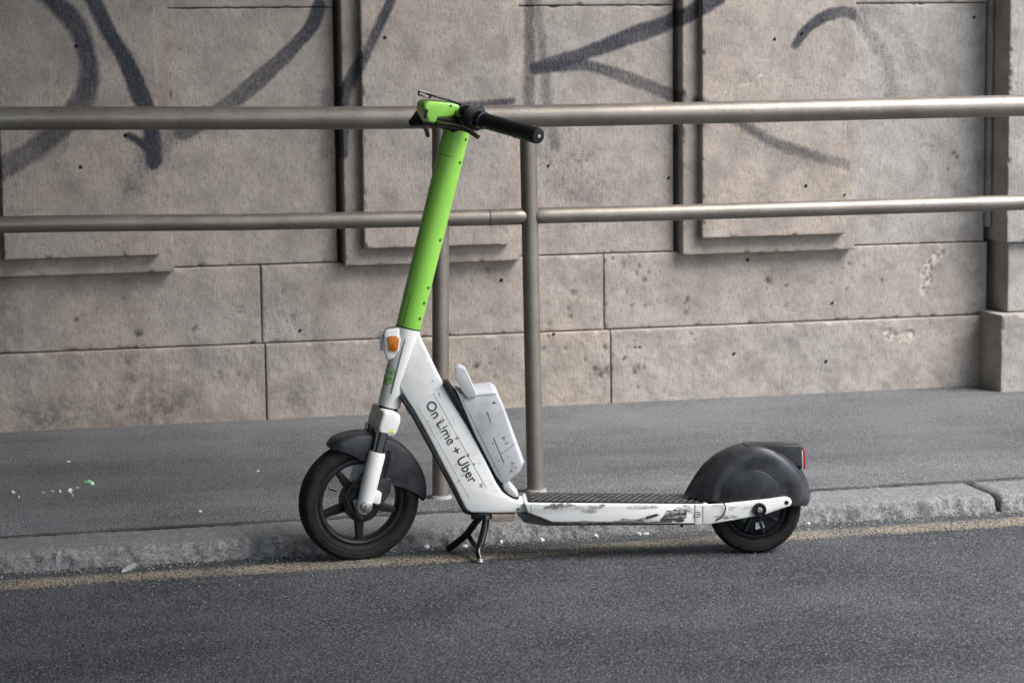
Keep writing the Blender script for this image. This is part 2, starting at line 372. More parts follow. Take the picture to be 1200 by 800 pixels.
W = {'g1': [1.332, 6.425],
 'g2': [1.407, 6.438],
 'g3': [1.437, 6.357],
 'g4': [1.542, 6.421],
 'g5': [1.658, 6.435],
 'g6': [1.937, 6.437],
 'g7': [1.961, 6.43],
 'g8': [1.814, 6.462],
 'g9': [2.443, 6.398],
 'gap': [3.02, 6.424],
 'j0': [0.699, 6.333],
 'lit1': [0.259, 7.263],
 'lit2': [0.346, 7.237],
 'lit3': [0.396, 7.235],
 'lit4': [0.426, 7.241],
 'lit5': [0.765, 6.804],
 'lit6': [1.014, 7.406],
 'lit7': [0.454, 7.759],
 'litg': [0.491, 7.338],
 'w': [0.522, 6.392]}
RT = [[0.246, 6.82, 1.177], [1.197, 6.82, 1.162], [1.748, 6.82, 1.158], [2.216, 6.82, 1.158], [3.31, 6.82, 1.163]]
RM = [[0.235, 6.82, 0.885], [0.946, 6.82, 0.873], [1.623, 6.82, 0.867], [1.725, 6.82, 0.867], [1.771, 6.82, 0.868], [2.215, 6.82, 0.866], [3.315, 6.82, 0.867]]
G = {'a1': [(3.149, 1.353), (3.195, 1.408), (3.261, 1.451), (3.338, 1.469), (3.402, 1.456)],
 'a2': [(3.402, 1.456), (3.473, 1.393), (3.534, 1.299), (3.559, 1.214), (3.553, 1.119)],
 'a3': [(3.438, 1.487), (3.557, 1.424), (3.632, 1.348), (3.66, 1.26)],
 'h1': [(2.216, 1.035), (2.342, 0.864), (2.373, 0.724)],
 's1': [(0.459, 1.553), (0.556, 1.457), (0.598, 1.342), (0.601, 1.255), (0.569, 1.177), (0.501, 1.097), (0.398, 1.018), (0.297, 0.965)],
 's2': [(0.613, 1.552), (0.669, 1.428), (0.732, 1.311), (0.781, 1.185), (0.807, 1.092), (0.816, 0.98)],
 's2b': [(0.731, 1.067), (0.774, 1.039), (0.813, 0.998)],
 's3': [(1.412, 1.507), (1.384, 1.436), (1.313, 1.357), (1.207, 1.261), (1.116, 1.189), (1.011, 1.117), (0.921, 1.075)],
 's3b': [(1.011, 1.117), (0.877, 1.055), (0.793, 0.989), (0.749, 0.902)],
 's4': [(1.661, 1.537), (1.601, 1.419), (1.554, 1.328), (1.507, 1.242), (1.484, 1.168), (1.478, 0.989)],
 's4b': [(1.427, 1.199), (1.423, 0.976)],
 's5': [(1.673, 1.135), (1.873, 1.15), (2.091, 1.162)],
 's6': [(2.17, 1.535), (2.171, 1.339), (2.166, 1.142)],
 's6b': [(2.195, 1.535), (2.219, 1.338), (2.236, 1.141), (2.263, 1.003)],
 'w1': [(2.193, 1.278), (2.345, 1.319), (2.537, 1.384), (2.714, 1.446), (2.853, 1.525)],
 'w2': [(2.193, 1.278), (2.376, 1.285), (2.52, 1.244), (2.648, 1.196), (2.723, 1.17)],
 'w3': [(2.778, 1.154), (2.951, 1.064), (3.074, 0.996), (3.224, 0.946), (3.358, 0.909)],
 'w4': [(2.952, 1.046), (3.124, 0.939), (3.258, 0.857)]}
MARKS = {'scar1': [(3.765, 0.57), (3.72, 0.526), (3.71, 0.478), (3.704, 0.414)],
 'scar2': [(3.534, 0.265), (3.644, 0.258)],
 'smear': [(2.843, 1.171), (2.958, 1.213), (3.057, 1.261)],
 'spots': [(2.443, 0.177), (2.401, 0.182), (2.421, 0.162), (2.563, 0.108), (2.554, 0.166), (2.517, 0.565), (2.565, 0.532), (2.597, 0.5), (2.675, 0.419), (2.761, 0.425),
           (2.754, 0.375), (2.597, 0.406), (3.143, 0.386), (3.395, 0.537), (3.456, 0.525), (3.075, 0.484), (3.829, 0.924), (3.815, 0.94), (0.941, 0.382), (0.749, 0.375),
           (1.293, 0.417), (1.259, 0.5), (0.611, 0.47), (0.708, 0.281), (2.225, 0.311), (2.209, 0.265), (2.323, 0.463), (2.312, 0.379), (2.006, 0.557), (1.092, 0.22),
           (1.954, 0.213)]}

# ---------------------------------------------------------------- ground
def sheet(name, x0, x1, y0, y1, z, mat, parent=None, nx=1, ny=1, zf=None):
    xs = np.linspace(x0, x1, nx + 1); ys = np.linspace(y0, y1, ny + 1)
    V = [(x, y, z + (zf(x, y) if zf else 0)) for y in ys for x in xs]
    F = [[j * (nx + 1) + i, j * (nx + 1) + i + 1, (j + 1) * (nx + 1) + i + 1, (j + 1) * (nx + 1) + i] for j in range(ny) for i in range(nx)]
    return mesh_obj(name, V, F, mat, parent)
tag(sheet('road', -80, 80, -80, 80, 0.0, ROAD), kind='structure')
# pavement: asphalt behind the kerb, its front edge ragged where it meets the kerb stones
def pavement():
    xs = np.concatenate([[-60, -20, -6], np.arange(-2, 7, .03), [12, 30, 60]])
    edge = 6.618 + .010 * fbm(xs * 9, xs * 0, 3, 5) + .006 * (vn(xs * 30, xs * 0, 8) > .72)
    V = []; F = []
    for x, e in zip(xs, edge):
        V += [(x, e, .0), (x, e, .046), (x, e + .012, .051), (x, 7.2, .052), (x, 8.0, .053), (x, 8.95, .056)]
    for i in range(len(xs) - 1):
        for j in range(5): F.append([i * 6 + j, (i + 1) * 6 + j, (i + 1) * 6 + j + 1, i * 6 + j + 1])
    return mesh_obj('pavement', V, F, PAVE, None)
pv = tag(pavement(), kind='structure')
# near-black strip painting the shade in the gap between kerb and pavement
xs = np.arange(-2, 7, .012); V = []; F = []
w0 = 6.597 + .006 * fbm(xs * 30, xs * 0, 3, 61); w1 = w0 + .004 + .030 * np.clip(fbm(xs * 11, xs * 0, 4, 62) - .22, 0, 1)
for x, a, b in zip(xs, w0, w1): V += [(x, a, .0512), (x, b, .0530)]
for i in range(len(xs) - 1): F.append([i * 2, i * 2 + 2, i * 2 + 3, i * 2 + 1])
mesh_obj('joint_shade_strip', V, F, mat_simple('joint_shade', (.022, .021, .020), .9, col2=(.05, .047, .043), scale=40), pv)
# the yellow line
def road_line():
    xs = np.arange(-4, 9, .02); V = []; F = []
    y0 = 6.152 + .006 * (fbm(xs * 6, xs * 0, 3, 3) - .5); y1 = 6.288 + .008 * (fbm(xs * 6, xs * 0, 3, 4) - .5)
    fr = [0, .12, .3, .7, .88, 1]
    for x, a, b in zip(xs, y0, y1): V += [(x, a + (b - a) * f, .003) for f in fr]
    n = len(fr)
    for i in range(len(xs) - 1):
        for j in range(n - 1): F.append([i * n + j, (i + 1) * n + j, (i + 1) * n + j + 1, i * n + j + 1])
    o = mesh_obj('road_marking', V, F, LINE, None)
    a = o.data.attributes.new('edge', 'FLOAT', 'POINT')
    a.data.foreach_set('value', [abs(f - .5) ** 3 * 4 for _ in xs for f in fr]); return o
tag(road_line(), kind='structure')
# kerb: rough granite stones with open joints
kerb = tag(empty('kerb', (0, 6.4, 0)), kind='structure')
def kerb_stone(x0, x1, seed, fine=True):
    step = .008 if fine else .08
    n = max(3, int((x1 - x0) / step)); xs = np.linspace(x0, x1, n)
    prof = [(6.378, -.02), (6.379, .004), (6.381, .010), (6.383, .016), (6.385, .022), (6.387, .028), (6.389, .034), (6.392, .040), (6.397, .0455), (6.406, .049),
            (6.43, .0505), (6.46, .0505), (6.50, .0505), (6.55, .0505), (6.59, .050), (6.599, .047), (6.600, -.02)]
    m = len(prof); V = []
    for i, x in enumerate(xs):
        ed = min(i, n - 1 - i); rnd = .010 if ed == 0 else (.003 if ed == 1 else 0)
        for j, (y, z) in enumerate(prof):
            g = fbm(np.array([x * 60.0]), np.array([z * 25.0 + seed]), 3, seed)[0] - .5
            q = fbm(np.array([x * 5.0]), np.array([y * 4.0]), 3, seed + 9)[0] - .5
            g2 = fbm(np.array([x * 16.0]), np.array([z * 12.0 + seed]), 3, seed + 4)[0] - .5; face = 1.0
            V.append((x, y - 6.4 + .000 + ((g * .020 + g2 * .024) if j < 10 else 0) + q * .006 * (j < 11) + rnd * (j < 11) * .6, z + (g * .004 + q * .003) * (0 < j < m - 1) - rnd * (j > 2)))
    F = [[i * m + j, (i + 1) * m + j, (i + 1) * m + j + 1, i * m + j + 1] for i in range(n - 1) for j in range(m - 1)]
    F += [list(range(m - 1, -1, -1)), list(range((n - 1) * m, n * m))]
    return mesh_obj('kerb_stone', V, F, KERB, kerb, angle=60)
for i, (a, b) in enumerate([(-4.0, -1.6), (-1.592, 3.030), (3.044, 5.2), (5.208, 7.6)]):
    kerb_stone(a, b, 11 + i, i in (1, 2))

# ---------------------------------------------------------------- stone wall
STROKES = [('s1', .036, .014, .92, .68), ('s2', .029, .007, .96, .96), ('s2b', .016, .006, .95, .9), ('s3', .027, .007, .90, .62), ('s3b', .04, .035, .60, .35),
           ('s4', .019, .007, .92, .80), ('s4b', .02, .02, .5, .4), ('s5', .012, .007, .85, .85), ('s6', .020, .010, .80, .6), ('s6b', .018, .014, .55, .5),
           ('w1', .028, .008, .80, .92), ('w2', .022, .008, .80, .70), ('w3', .019, .012, .92, .50), ('w4', .03, .03, .28, .1), ('a1', .020, .006, .92, .80),
           ('a2', .026, .024, .55, .30), ('a3', .03, .026, .28, .15), ('h1', .12, .12, .25, .12)]
def seg_dist(X, Z, pts):
    d = np.full(X.shape, 9.0); u = np.zeros(X.shape)
    for k in range(len(pts) - 1):
        a, b = pts[k], pts[k + 1]; ab = b - a; L = max(1e-9, ab @ ab)
        t = np.clip(((X - a[0]) * ab[0] + (Z - a[1]) * ab[1]) / L, 0, 1)
        q = np.hypot(X - a[0] - t * ab[0], Z - a[1] - t * ab[1])
        m = q < d; d[m] = q[m]; u[m] = (k + t[m]) / (len(pts) - 1)
    return d, u
LINES = [(smooth_line(G[k], 6), w, s, o, o1) for k, w, s, o, o1 in STROKES]
def paint_at(X, Z):
    r = np.zeros(X.shape); wob = (fbm(X * 30, Z * 30, 3, 77) - .5); den = .86 + .28 * (fbm(X * 8, Z * 8, 3, 78))
    for pts, w, s, o, o1 in LINES:
        d, u = seg_dist(X, Z, pts); d = d + wob * .006 + (vn(u * 7, u * 0, 5) - .5) * w * .35; o = np.clip((o + (o1 - o) * u) * den, 0, 1)
        v = np.clip((w + s - d) / (2 * s), 0, 1); v = v * v * (3 - 2 * v) * o
        r = 1 - (1 - r) * (1 - v)
    return np.clip(r, 0, .97)
rs = random.Random(5)
PITS = [(x, z, rs.uniform(.006, .013), rs.uniform(.5, 1)) for x, z in MARKS['spots']]
for x, z in MARKS['spots'][:]:
    for _ in range(2): PITS.append((x + rs.gauss(0, .07), z + rs.gauss(0, .05), rs.uniform(.003, .0075), rs.uniform(.3, 1)))
for _ in range(95): PITS.append((rs.uniform(-.5, 4.6), rs.uniform(.06, 1.55), rs.uniform(.003, .006), rs.uniform(.08, .4)))
BLOTS = [(.80, .12, .20, .10, .9), (.45, .10, .16, .10, .8), (1.30, .13, .07, .07, .6), (.74, .22, .06, .05, .9), (1.27, .49, .05, .05, .6), (.70, .53, .10, .04, .5), (2.42, .17, .06, .03, .7),
         (.30, .45, .05, .12, .7), (2.1, .14, .2, .06, .3), (3.2, .38, .05, .05, .5), (3.9, .35, .06, .2, .5), (3.3, .14, .3, .05, .25), (-.1, .2, .3, .15, .6)]
SCARS = [(smooth_line(MARKS['scar1'], 5), .022), (smooth_line(MARKS['scar2'], 5), .022), (smooth_line(MARKS['smear'], 4), .007)]
wall = tag(empty('stone_wall', (2.0, 8.5, 0)),
           'weathered sandstone wall with stepped raised panels and sprayed grey graffiti behind the railing', 'wall')
def stone(name, x0, x1, z0, z1, y, depth, parent, tone=.3, seed=1, res=.006, rnd=.0028, rough=.0012, off=(2.0, 8.5, 0)):
    vis = x1 > -.6 and x0 < 4.9 and z0 < 1.8
    if not vis: res = max(res, .05)
    def axis(a, b):
        n = max(2, int(round((b - a - .02) / res)))
        return np.concatenate([[a, a + .0014], np.linspace(a + .005, b - .005, n), [b - .0014, b]])
    xs, zs = axis(x0, x1), axis(z0, z1); nx, nz = len(xs), len(zs)
    X, Z = np.meshgrid(xs, zs)
    e = np.minimum(np.minimum(X - x0, x1 - X), np.minimum(Z - z0, z1 - Z))
    chip = np.clip(fbm(X * 34, Z * 34, 3, seed + 31) - .62, 0, 1) * .06                 # worn, chipped arrises
    er = rnd * np.clip(1 - e / rnd, 0, 1) ** 2 + chip * np.clip(1 - e / .010, 0, 1)
    er = er * np.clip((x1 - X) / .02, .15, 1)
    D = er + (fbm(X * 7, Z * 7, 3, seed) - .5) * rough * 3 + (fbm(X * 45, Z * 45, 3, seed + 3) - .5) * rough * 1.5
    stain = np.clip(1 - e / .008, 0, 1) * np.clip(fbm(X * 14, Z * 14, 3, seed + 71) - .42, 0, 1) * .8
    scar = np.zeros(X.shape); blot = np.zeros(X.shape); paint = np.zeros(X.shape)
    if vis:
        for px, pz, r, s in PITS:
            if x0 - .03 < px < x1 + .03 and z0 - .03 < pz < z1 + .03:
                q = np.exp(-(((X - px) / r) ** 2 + ((Z - pz) / (r * 1.15)) ** 2) * (1 + 2.2 * (fbm(X * 110, Z * 110, 2, seed + 5) - .5)))
                D += q * .004 * s; stain = np.maximum(stain, q * s)
        for pts, w in SCARS:
            d = seg_dist(X, Z, pts)[0] + (fbm(X * 55, Z * 55, 3, 15) - .5) * .035
            v = np.clip((w - d) / .012, 0, 1); scar = np.maximum(scar, v * .8); D += v * (fbm(X * 80, Z * 80, 3, 19)) * .008 * (w > .01)
        paint = paint_at(X, Z)
        for bx, bz, rx, rz, o in BLOTS:
            blot = np.maximum(blot, o * np.exp(-((X - bx) / rx) ** 2 - ((Z - bz) / rz) ** 2) * (.5 + fbm(X * 12, Z * 12, 3, 44)))
    ox, oy, oz = off
    V = [(a - ox, y + d - oy, c - oz) for a, d, c in zip(X.ravel(), D.ravel(), Z.ravel())]
    F = [[j * nx + i, j * nx + i + 1, (j + 1) * nx + i + 1, (j + 1) * nx + i] for j in range(nz - 1) for i in range(nx - 1)]
    ring = list(range(nx)) + [j * nx + nx - 1 for j in range(1, nz)] + [(nz - 1) * nx + i for i in range(nx - 2, -1, -1)] + [j * nx for j in range(nz - 2, 0, -1)]
    k = len(V); m = len(ring)
    V += [(V[r][0], y + depth - oy, V[r][2]) for r in ring]
    F += [[ring[i], k + i, k + (i + 1) % m, ring[(i + 1) % m]] for i in range(m)]
    me = bpy.data.meshes.new(name); me.from_pydata(V, [], F); me.materials.append(STONE)
    me.polygons.foreach_set('use_smooth', [True] * len(F)); me.set_sharp_from_angle(angle=math.radians(50))
    for an, arr in (('paint', paint), ('stain', stain), ('scar', scar), ('blot', np.clip(blot, 0, 1))):
        at = me.attributes.new(an, 'FLOAT', 'POINT')
        at.data.foreach_set('value', np.concatenate([arr.ravel(), np.zeros(m)]).astype(np.float32))
    at = me.attributes.new('tone', 'FLOAT', 'POINT'); at.data.foreach_set('value', np.full(len(V), tone, np.float32))
    return link(bpy.data.objects.new(name, me), parent)
# solid core behind the facing stones: the joints open on to it
v, f = box(-10 - 2, 14 - 2, .06, .8, -.1, 5.2)
CORE = mat_simple('joint_mortar', (.10, .09, .08), .95, col2=(.16, .145, .13), scale=30, bmp=.5)
mesh_obj('core', v, f, CORE, wall)
sd = 100
def row(xs, z0, z1, y, depth, tones, rough=.0012):
    global sd
    for i in range(len(xs) - 1):
        sd += 1; stone('stone_block', xs[i] + .0025, xs[i + 1] - .0025, z0, z1, y, depth, wall, tones[i], sd, rough=rough)
row([-3.89, -2.62, -1.35, -.08, 1.191, 2.461, 3.945], .02, .323, 8.43, .2, [.2, .2, .2, .0, .1, .5, .9], .0022)
row([-3.9, -2.63, -1.36, -.08, 1.183, 2.440, 3.955], .327, .601, 8.443, .2, [.2, .2, .2, .15, .35, .5, .9], .0014)
slabs = [(-3.23, -2.59), (-1.98, -1.33), (-.72, -.10), (.235, .877), (1.479, 2.118), (2.729, 3.398)]
slabs = [(-2.27, -1.63), (-1.015, -.375), (.235, .877), (1.479, 2.118), (2.729, 3.398)]
for i, (a, b) in enumerate(slabs):
    sd += 1
    s_ = stone('stone_slab', a, b, .593, 1.90, 8.400, .25, wall, (.2, .2, .1, .3, .35)[i], sd)
    sd += 1
    stone('raised_panel', a + .063, b - .048, .655, 1.84, 8.364, .034, s_, (.2, .2, .05, .35, .2)[i], sd)
fl = [(-1.625, -1.035), (-.37, .216), (.879, 1.458), (2.120, 2.708), (3.400, 3.940)]
for i, (a, b) in enumerate(fl):
    sd += 1; stone('stone_block', a, b, .605, 1.4985, 8.450, .2, wall, (.3, .3, .3, .5, 1.0)[i], sd)
    sd += 1; stone('stone_block', a, b, 1.501, 1.90, 8.447, .2, wall, .4, sd)
# the pier at the right: three set-backs, its left face in view
sd += 1; stone('stone_block', 3.926, 4.90, .02, .342, 8.25, .35, wall, .9, sd, rough=.002)
sd += 1; stone('stone_block', 3.985, 4.84, .346, .605, 8.325, .3, wall, .9, sd)
sd += 1; stone('stone_block', 3.967, 4.86, .609, 1.90, 8.300, .3, wall, 1.0, sd)
sd += 1; stone('stone_block', 3.946, 3.962, .66, 1.90, 8.43, .1, wall, .6, sd, res=.02)
row([4.845, 6.0, 7.3, 8.6], .02, .323, 8.43, .2, [.6] * 3); row([4.845, 6.1, 7.4, 8.7], .327, .601, 8.443, .2, [.6] * 3)
row([4.865, 5.6, 6.9, 8.2], .605, 1.90, 8.45, .2, [.6] * 3)
for z in (1.905, 2.40, 2.90, 3.40, 3.90):
    row([-3.9, -2.2, -.9, .4, 1.7, 3.0, 4.3, 5.6, 6.9, 8.2], z, z + .49, 8.42 if z > 2 else 8.40, .2, [.3] * 9)
row([-9, -6.5, -3.9], .02, 1.9, 8.44, .2, [.2] * 2); row([-9, -6.5, -3.9], 1.905, 4.39, 8.43, .2, [.2] * 2)
# deck added overhead, out of the frame, to shade the left of the street
v, f = box(-60, 3.5, -5.5, 12, 4.5, 5.4)
tag(mesh_obj('shade_deck', v, f, CONC, None), kind='structure')

v, f = box(-60, -2.5, -5.5, -4.6, -.1, 4.5)  # unseen wall added across the street to cut light from the left
tag(mesh_obj('shade_wall', v, f, mat_simple('shade_wall_stone', (.32, .26, .20), .9, col2=(.24, .19, .15), scale=2), None), kind='structure')

# ---------------------------------------------------------------- railing
rail = tag(empty('railing', (1.748, 6.82, .05)), 'two-bar tubular steel railing with a pair of posts running across the picture', 'railing')
ro = Vector((1.748, 6.82, .05))
def rel(p): return Vector(p) - ro
def sub(pts, y=6.82, n=6): return [rel((q[0], y, q[1])) for q in smooth_line([(p[0], p[2]) for p in pts], n)]
top_pts = [(-2.6, 6.82, 1.19), (-1.2, 6.82, 1.19)] + [tuple(p) for p in RT] + [(4.4, 6.82, 1.165), (5.9, 6.82, 1.165)]
v, f = tube(sub(top_pts), .0325, 24); mesh_obj('top_rail', v, f, STEEL, rail, angle=50)
midL = [(-2.6, 6.82, .89), (-1.2, 6.82, .888)] + [tuple(p) for p in RM[:3]]
v, f = tube(sub(midL), .0235, 20); mesh_obj('middle_rail', v, f, STEEL, rail, angle=50)
sl = [(1.6265, 6.82, .867), (1.69, 6.82, .867), (1.722, 6.82, .867), (1.745, 6.82, .867)]
v, f = tube([rel(p) for p in sl], [.0237, .0237, .0235, .014], 20); mesh_obj('middle_rail', v, f, STEEL, rail, angle=50)
v, f = tube([rel((1.6205, 6.82, .867)), rel((1.629, 6.82, .867))], .0215, 20); mesh_obj('joint_ring', v, f, SEAM, rail)
midR = [(1.752, 6.82, .868), (1.776, 6.82, .868), (1.9, 6.82, .8675)] + [tuple(p) for p in RM[5:]] + [(4.4, 6.82, .868), (5.9, 6.82, .868)]
pp = sub(midR, n=3); v, f = tube(pp, [.014, .017, .020, .0235] + [.0235] * (len(pp) - 4), 20); mesh_obj('middle_rail', v, f, STEEL, rail, angle=50)
for (bx, by, tx, tz) in ((1.7585, 6.825, 1.7445, 1.132), (1.4680, 6.812, 1.4850, 1.132), (-1.9, 6.82, -1.9, 1.165), (5.2, 6.82, 5.2, 1.14)):
    v, f = tube([rel((bx, by, .03)), rel((bx + (tx - bx) * .5, (by + 6.82) / 2, .58)), rel((tx, 6.82, tz))], .0245, 24)
    p_ = mesh_obj('post', v, f, STEEL, rail, angle=50)
    v, f = tube([rel((bx, by, .048)), rel((bx, by, .060))], [.036, .030], 24)
    mesh_obj('collar', v, f, CONC, p_)

# ---------------------------------------------------------------- electric scooter (x: nose to tail, y: away from the road, z: up)
scooter = tag(empty('electric_scooter', (1.1231, 6.2788, 0), -0.20175),
              'white dockless electric scooter with green stem parked on its stand beside the kerb', 'scooter')
SC = scooter
def part(name, vf, mat, parent=SC, bevel=0.0, angle=40, seg=3):
    return mesh_obj(name, vf[0], vf[1], mat, parent, bevel=bevel, angle=angle, seg=seg)
# steering axis frame: u rearwards, v away, w up the stem; turned towards the road by TH
TAU = math.radians(14.65); TH = math.radians(17); O = Vector((.1459, 0, .6246))
ct, st = math.cos(TAU), math.sin(TAU); ch, sh = math.cos(TH), math.sin(TH)
def ST(u, v, w):
    a = u * ch - v * sh; b = u * sh + v * ch
    return (O.x + a * ct + w * st, b, O.z - a * st + w * ct)
def FX(u, v, w): return (O.x + u * ct + w * st, v, O.z - u * st + w * ct)            # same axis, not turned
def inv(s, z, turned=True):
    ds, dz = s - O.x, z - O.z
    u = ds * ct - dz * st; return ((u / ch if turned else u), ds * st + dz * ct)

# -- frame body
def tapered(pts, cut, h0, h1, z1):
    k = lambda z: h0 if z <= cut else h0 + (h1 - h0) * (z - cut) / (z1 - cut)
    P = []
    for i, (p, q) in enumerate(zip(pts, pts[1:] + pts[:1])):
        P.append(p)
        if (p[1] - cut) * (q[1] - cut) < 0:
            f_ = (cut - p[1]) / (q[1] - p[1]); P.append((p[0] + (q[0] - p[0]) * f_, cut))
    n = len(P); V = [(a, -k(z), z) for a, z in P] + [(a, k(z), z) for a, z in P]
    up = [i for i in range(n) if P[i][1] >= cut - 1e-7]; lo = [i for i in range(n) if P[i][1] <= cut + 1e-7]
    j = next(i for i in range(len(up)) if up[i] - up[i - 1] != 1); up = up[j:] + up[:j]
    F = [up, lo, [n + i for i in up[::-1]], [n + i for i in lo[::-1]]] + [[i, (i + 1) % n, n + (i + 1) % n, n + i] for i in range(n)]
    return V, F
def bk(z): return .047 - max(0, z - .16) / .46 * .029
BX = lambda a, t, z: (a, t + .045 - bk(z), z)          # t measured as if the body side stood at -.045
body = part('body_frame', tapered(Q['spine'], .16, .047, .018, .62), WHITE, bevel=.007)
part('trim_strip', prism(Q['spine_trim'], -.038, .038), BLACK, body, bevel=.002)
# faint outline of the sticker that carries the words
def bar2(p, q, w, t0, t1, X=lambda a, t, z: (a, t, z)):
    p, q = Vector((p[0], p[1])), Vector((q[0], q[1])); d = (q - p).normalized(); n = Vector((-d.y, d.x)) * w / 2
    return prism([tuple(p - n), tuple(q - n), tuple(q + n), tuple(p + n)], t0, t1, X)
dz_ = Vector((.1075, -.199)).normalized(); nz_ = Vector((-dz_.y, dz_.x))
org = Vector((.1905, .4245))
fr = [org + nz_ * a + dz_ * b for a, b in ((-.022, -.012), (.030, -.012), (.030, .275), (-.022, .275))]
for i in range(4):
    part('sticker_edge', bar2(fr[i], fr[(i + 1) % 4], .0009, -.0458, -.0449, BX), mat_simple('sticker_edge_line', (.56, .55, .53), .6) if i == 0 else bpy.data.materials['sticker_edge_line'], body)
tx = bpy.data.curves.new('lettering', 'FONT'); tx.body = 'On Lime + Uber'; tx.size = .0365; tx.extrude = .0003; tx.space_character = .985
to = link(bpy.data.objects.new('lettering', tx)); tx.materials.append(INK)
me_ = bpy.data.meshes.new_from_object(to); bpy.data.objects.remove(to)
for v_ in me_.vertices:
    q_ = org + nz_ * (-.0035 + v_.co.y) + dz_ * v_.co.x; v_.co = BX(q_.x, -.0459 - v_.co.z, q_.y)
me_.name = 'lettering'; to = link(bpy.data.objects.new('lettering', me_), body)
# scrapes where the sticker print is worn through
rr = random.Random(3)
scr = []
for _ in range(16):
    c = org + dz_ * rr.uniform(.055, .12) + nz_ * rr.uniform(-.012, .02); a = rr.uniform(.2, 1.2)
    d = Vector((math.cos(a), math.sin(a))) * rr.uniform(.003, .010); scr.append(bar2(c - d, c + d, rr.uniform(.0006, .0014), -.0468, -.0461, BX))
part('scratch', merge(*scr), WHITE, body)['kind'] = 'stuff'
scr = []
for _ in range(34):
    b = rr.uniform(-.05, .34); a = rr.choice([-.045, .045, rr.uniform(-.04, .05), .05]) + rr.gauss(0, .004)
    c = org + dz_ * b + nz_ * a; an = rr.uniform(0, 3.1); d = Vector((math.cos(an), math.sin(an))) * rr.uniform(.001, .006)
    if abs(a) < .05: scr.append(bar2(c - d, c + d, rr.uniform(.0005, .0014), -.0466, -.0450, BX))
part('scratch', merge(*scr), SCUFFB, body)['kind'] = 'stuff'
def grow(pts, k):
    cx = sum(p[0] for p in pts) / len(pts); cz = sum(p[1] for p in pts) / len(pts)
    return [(cx + (x - cx) * k, min(.1565, max(.099, cz + (z - cz) * k))) for x, z in pts]
def ragged(pts, t0, t1, seed, amp=.004, X=lambda a, t, z: (a, t, z)):
    P = np.array(pts + [pts[0]]); out = []
    for i in range(len(P) - 1):
        for k in range(6): out.append(P[i] + (P[i + 1] - P[i]) * k / 6)
    r_ = random.Random(seed); out = [(q[0] + r_.uniform(-amp, amp), q[1] + r_.uniform(-amp, amp) * .6) for q in out]
    return prism(out, t0, t1, X)
for (c, r_) in (((.43, .137), .004), ((.333, .205), .004), ((.335, .20), .002), ((.27, .33), .003), ((.30, .285), .004), ((.315, .26), .003)):
    part('scuff_mark', ragged([(c[0] - r_, c[1] - r_), (c[0] + r_, c[1] - r_ * .5), (c[0] + r_ * .6, c[1] + r_), (c[0] - r_, c[1] + r_ * .4)], -.0457, -.0448, int(c[0] * 1000), .0015, BX), SCUFFD, body)

# -- head tube, headlight, reflector, emblem
hp = [(-.2185, .0285), (-.214, .0300), (-.15, .0305), (-.06, .0320), (-.012, .0345), (-.003, .0335)]
v, f = lathe([(r, w) for w, r in hp] + [(.0005, -.003), (.0005, -.2185)], lambda a, b, c: FX(a, b, c), 40)
head = part('head_tube', (v, f), WHITE, angle=35)
part('seam', prism([inv(*q, turned=False) for q in [(.1395, .612), (.1420, .612), (.0995, .452), (.0970, .452)]], -.0335, -.028, FX), SEAM, head)
hl = part('headlight_housing', prism(Q['hlhouse'], -.031, .031), WHITE, head, bevel=.007)
hlp = part('headlight', prism(Q['headlight'], -.022, .022), LENS, head, bevel=.002)
part('reflector', prism(Q['reflector'], -.0350, -.030), ORANGE, head, bevel=.0015)
rb = [(x + (x - .106) * .28, z + (z - .585) * .16) for x, z in Q['reflector']]
part('reflector_bezel', prism(rb, -.0325, -.029), WHITE, head, bevel=.001)
def on_tube(ang, w, r): return FX(-r * math.cos(ang), -r * math.sin(ang), w)
LR, LW, LA = .0275, -.135, .62
def em(parts_poly, r, mat, nm):
    V, F = [], []
    for poly in parts_poly:
        k = len(V); n = len(poly)
        for q in (r, r - .0012): V += [on_tube(LA + x / r, LW + y, q) for x, y in poly]
        F += [list(range(k, k + n)), list(range(k + 2 * n - 1, k + n - 1, -1))] + [[k + i, k + (i + 1) % n, k + n + (i + 1) % n, k + n + i] for i in range(n)]
    part(nm, (V, F), mat, head)
ringp = []
for k in range(24):
    a0, a1 = 2 * PI * k / 24, 2 * PI * (k + 1) / 24
    ringp.append([(math.cos(a) * r, math.sin(a) * r) for a, r in ((a0, LR), (a1, LR), (a1, LR * .86), (a0, LR * .86))])
wed = []
for k in range(6):
    a0 = PI * k / 3 + .10; a1 = PI * (k + 1) / 3 - .10
    wed.append([(math.cos(a) * r, math.sin(a) * r) for a, r in ((a0 + .35, LR * .14), (a0, LR * .62), (a0, LR * .72), ((a0 + a1) / 2, LR * .78), (a1, LR * .72), (a1, LR * .62))])
em(ringp + wed, .0313, LIME, 'emblem')
part('hook', tube([FX(.045, 0, -.20), FX(.050, -.012, -.214), FX(.058, -.012, -.222), FX(.066, 0, -.214)], .004, 10), CHROME, head)

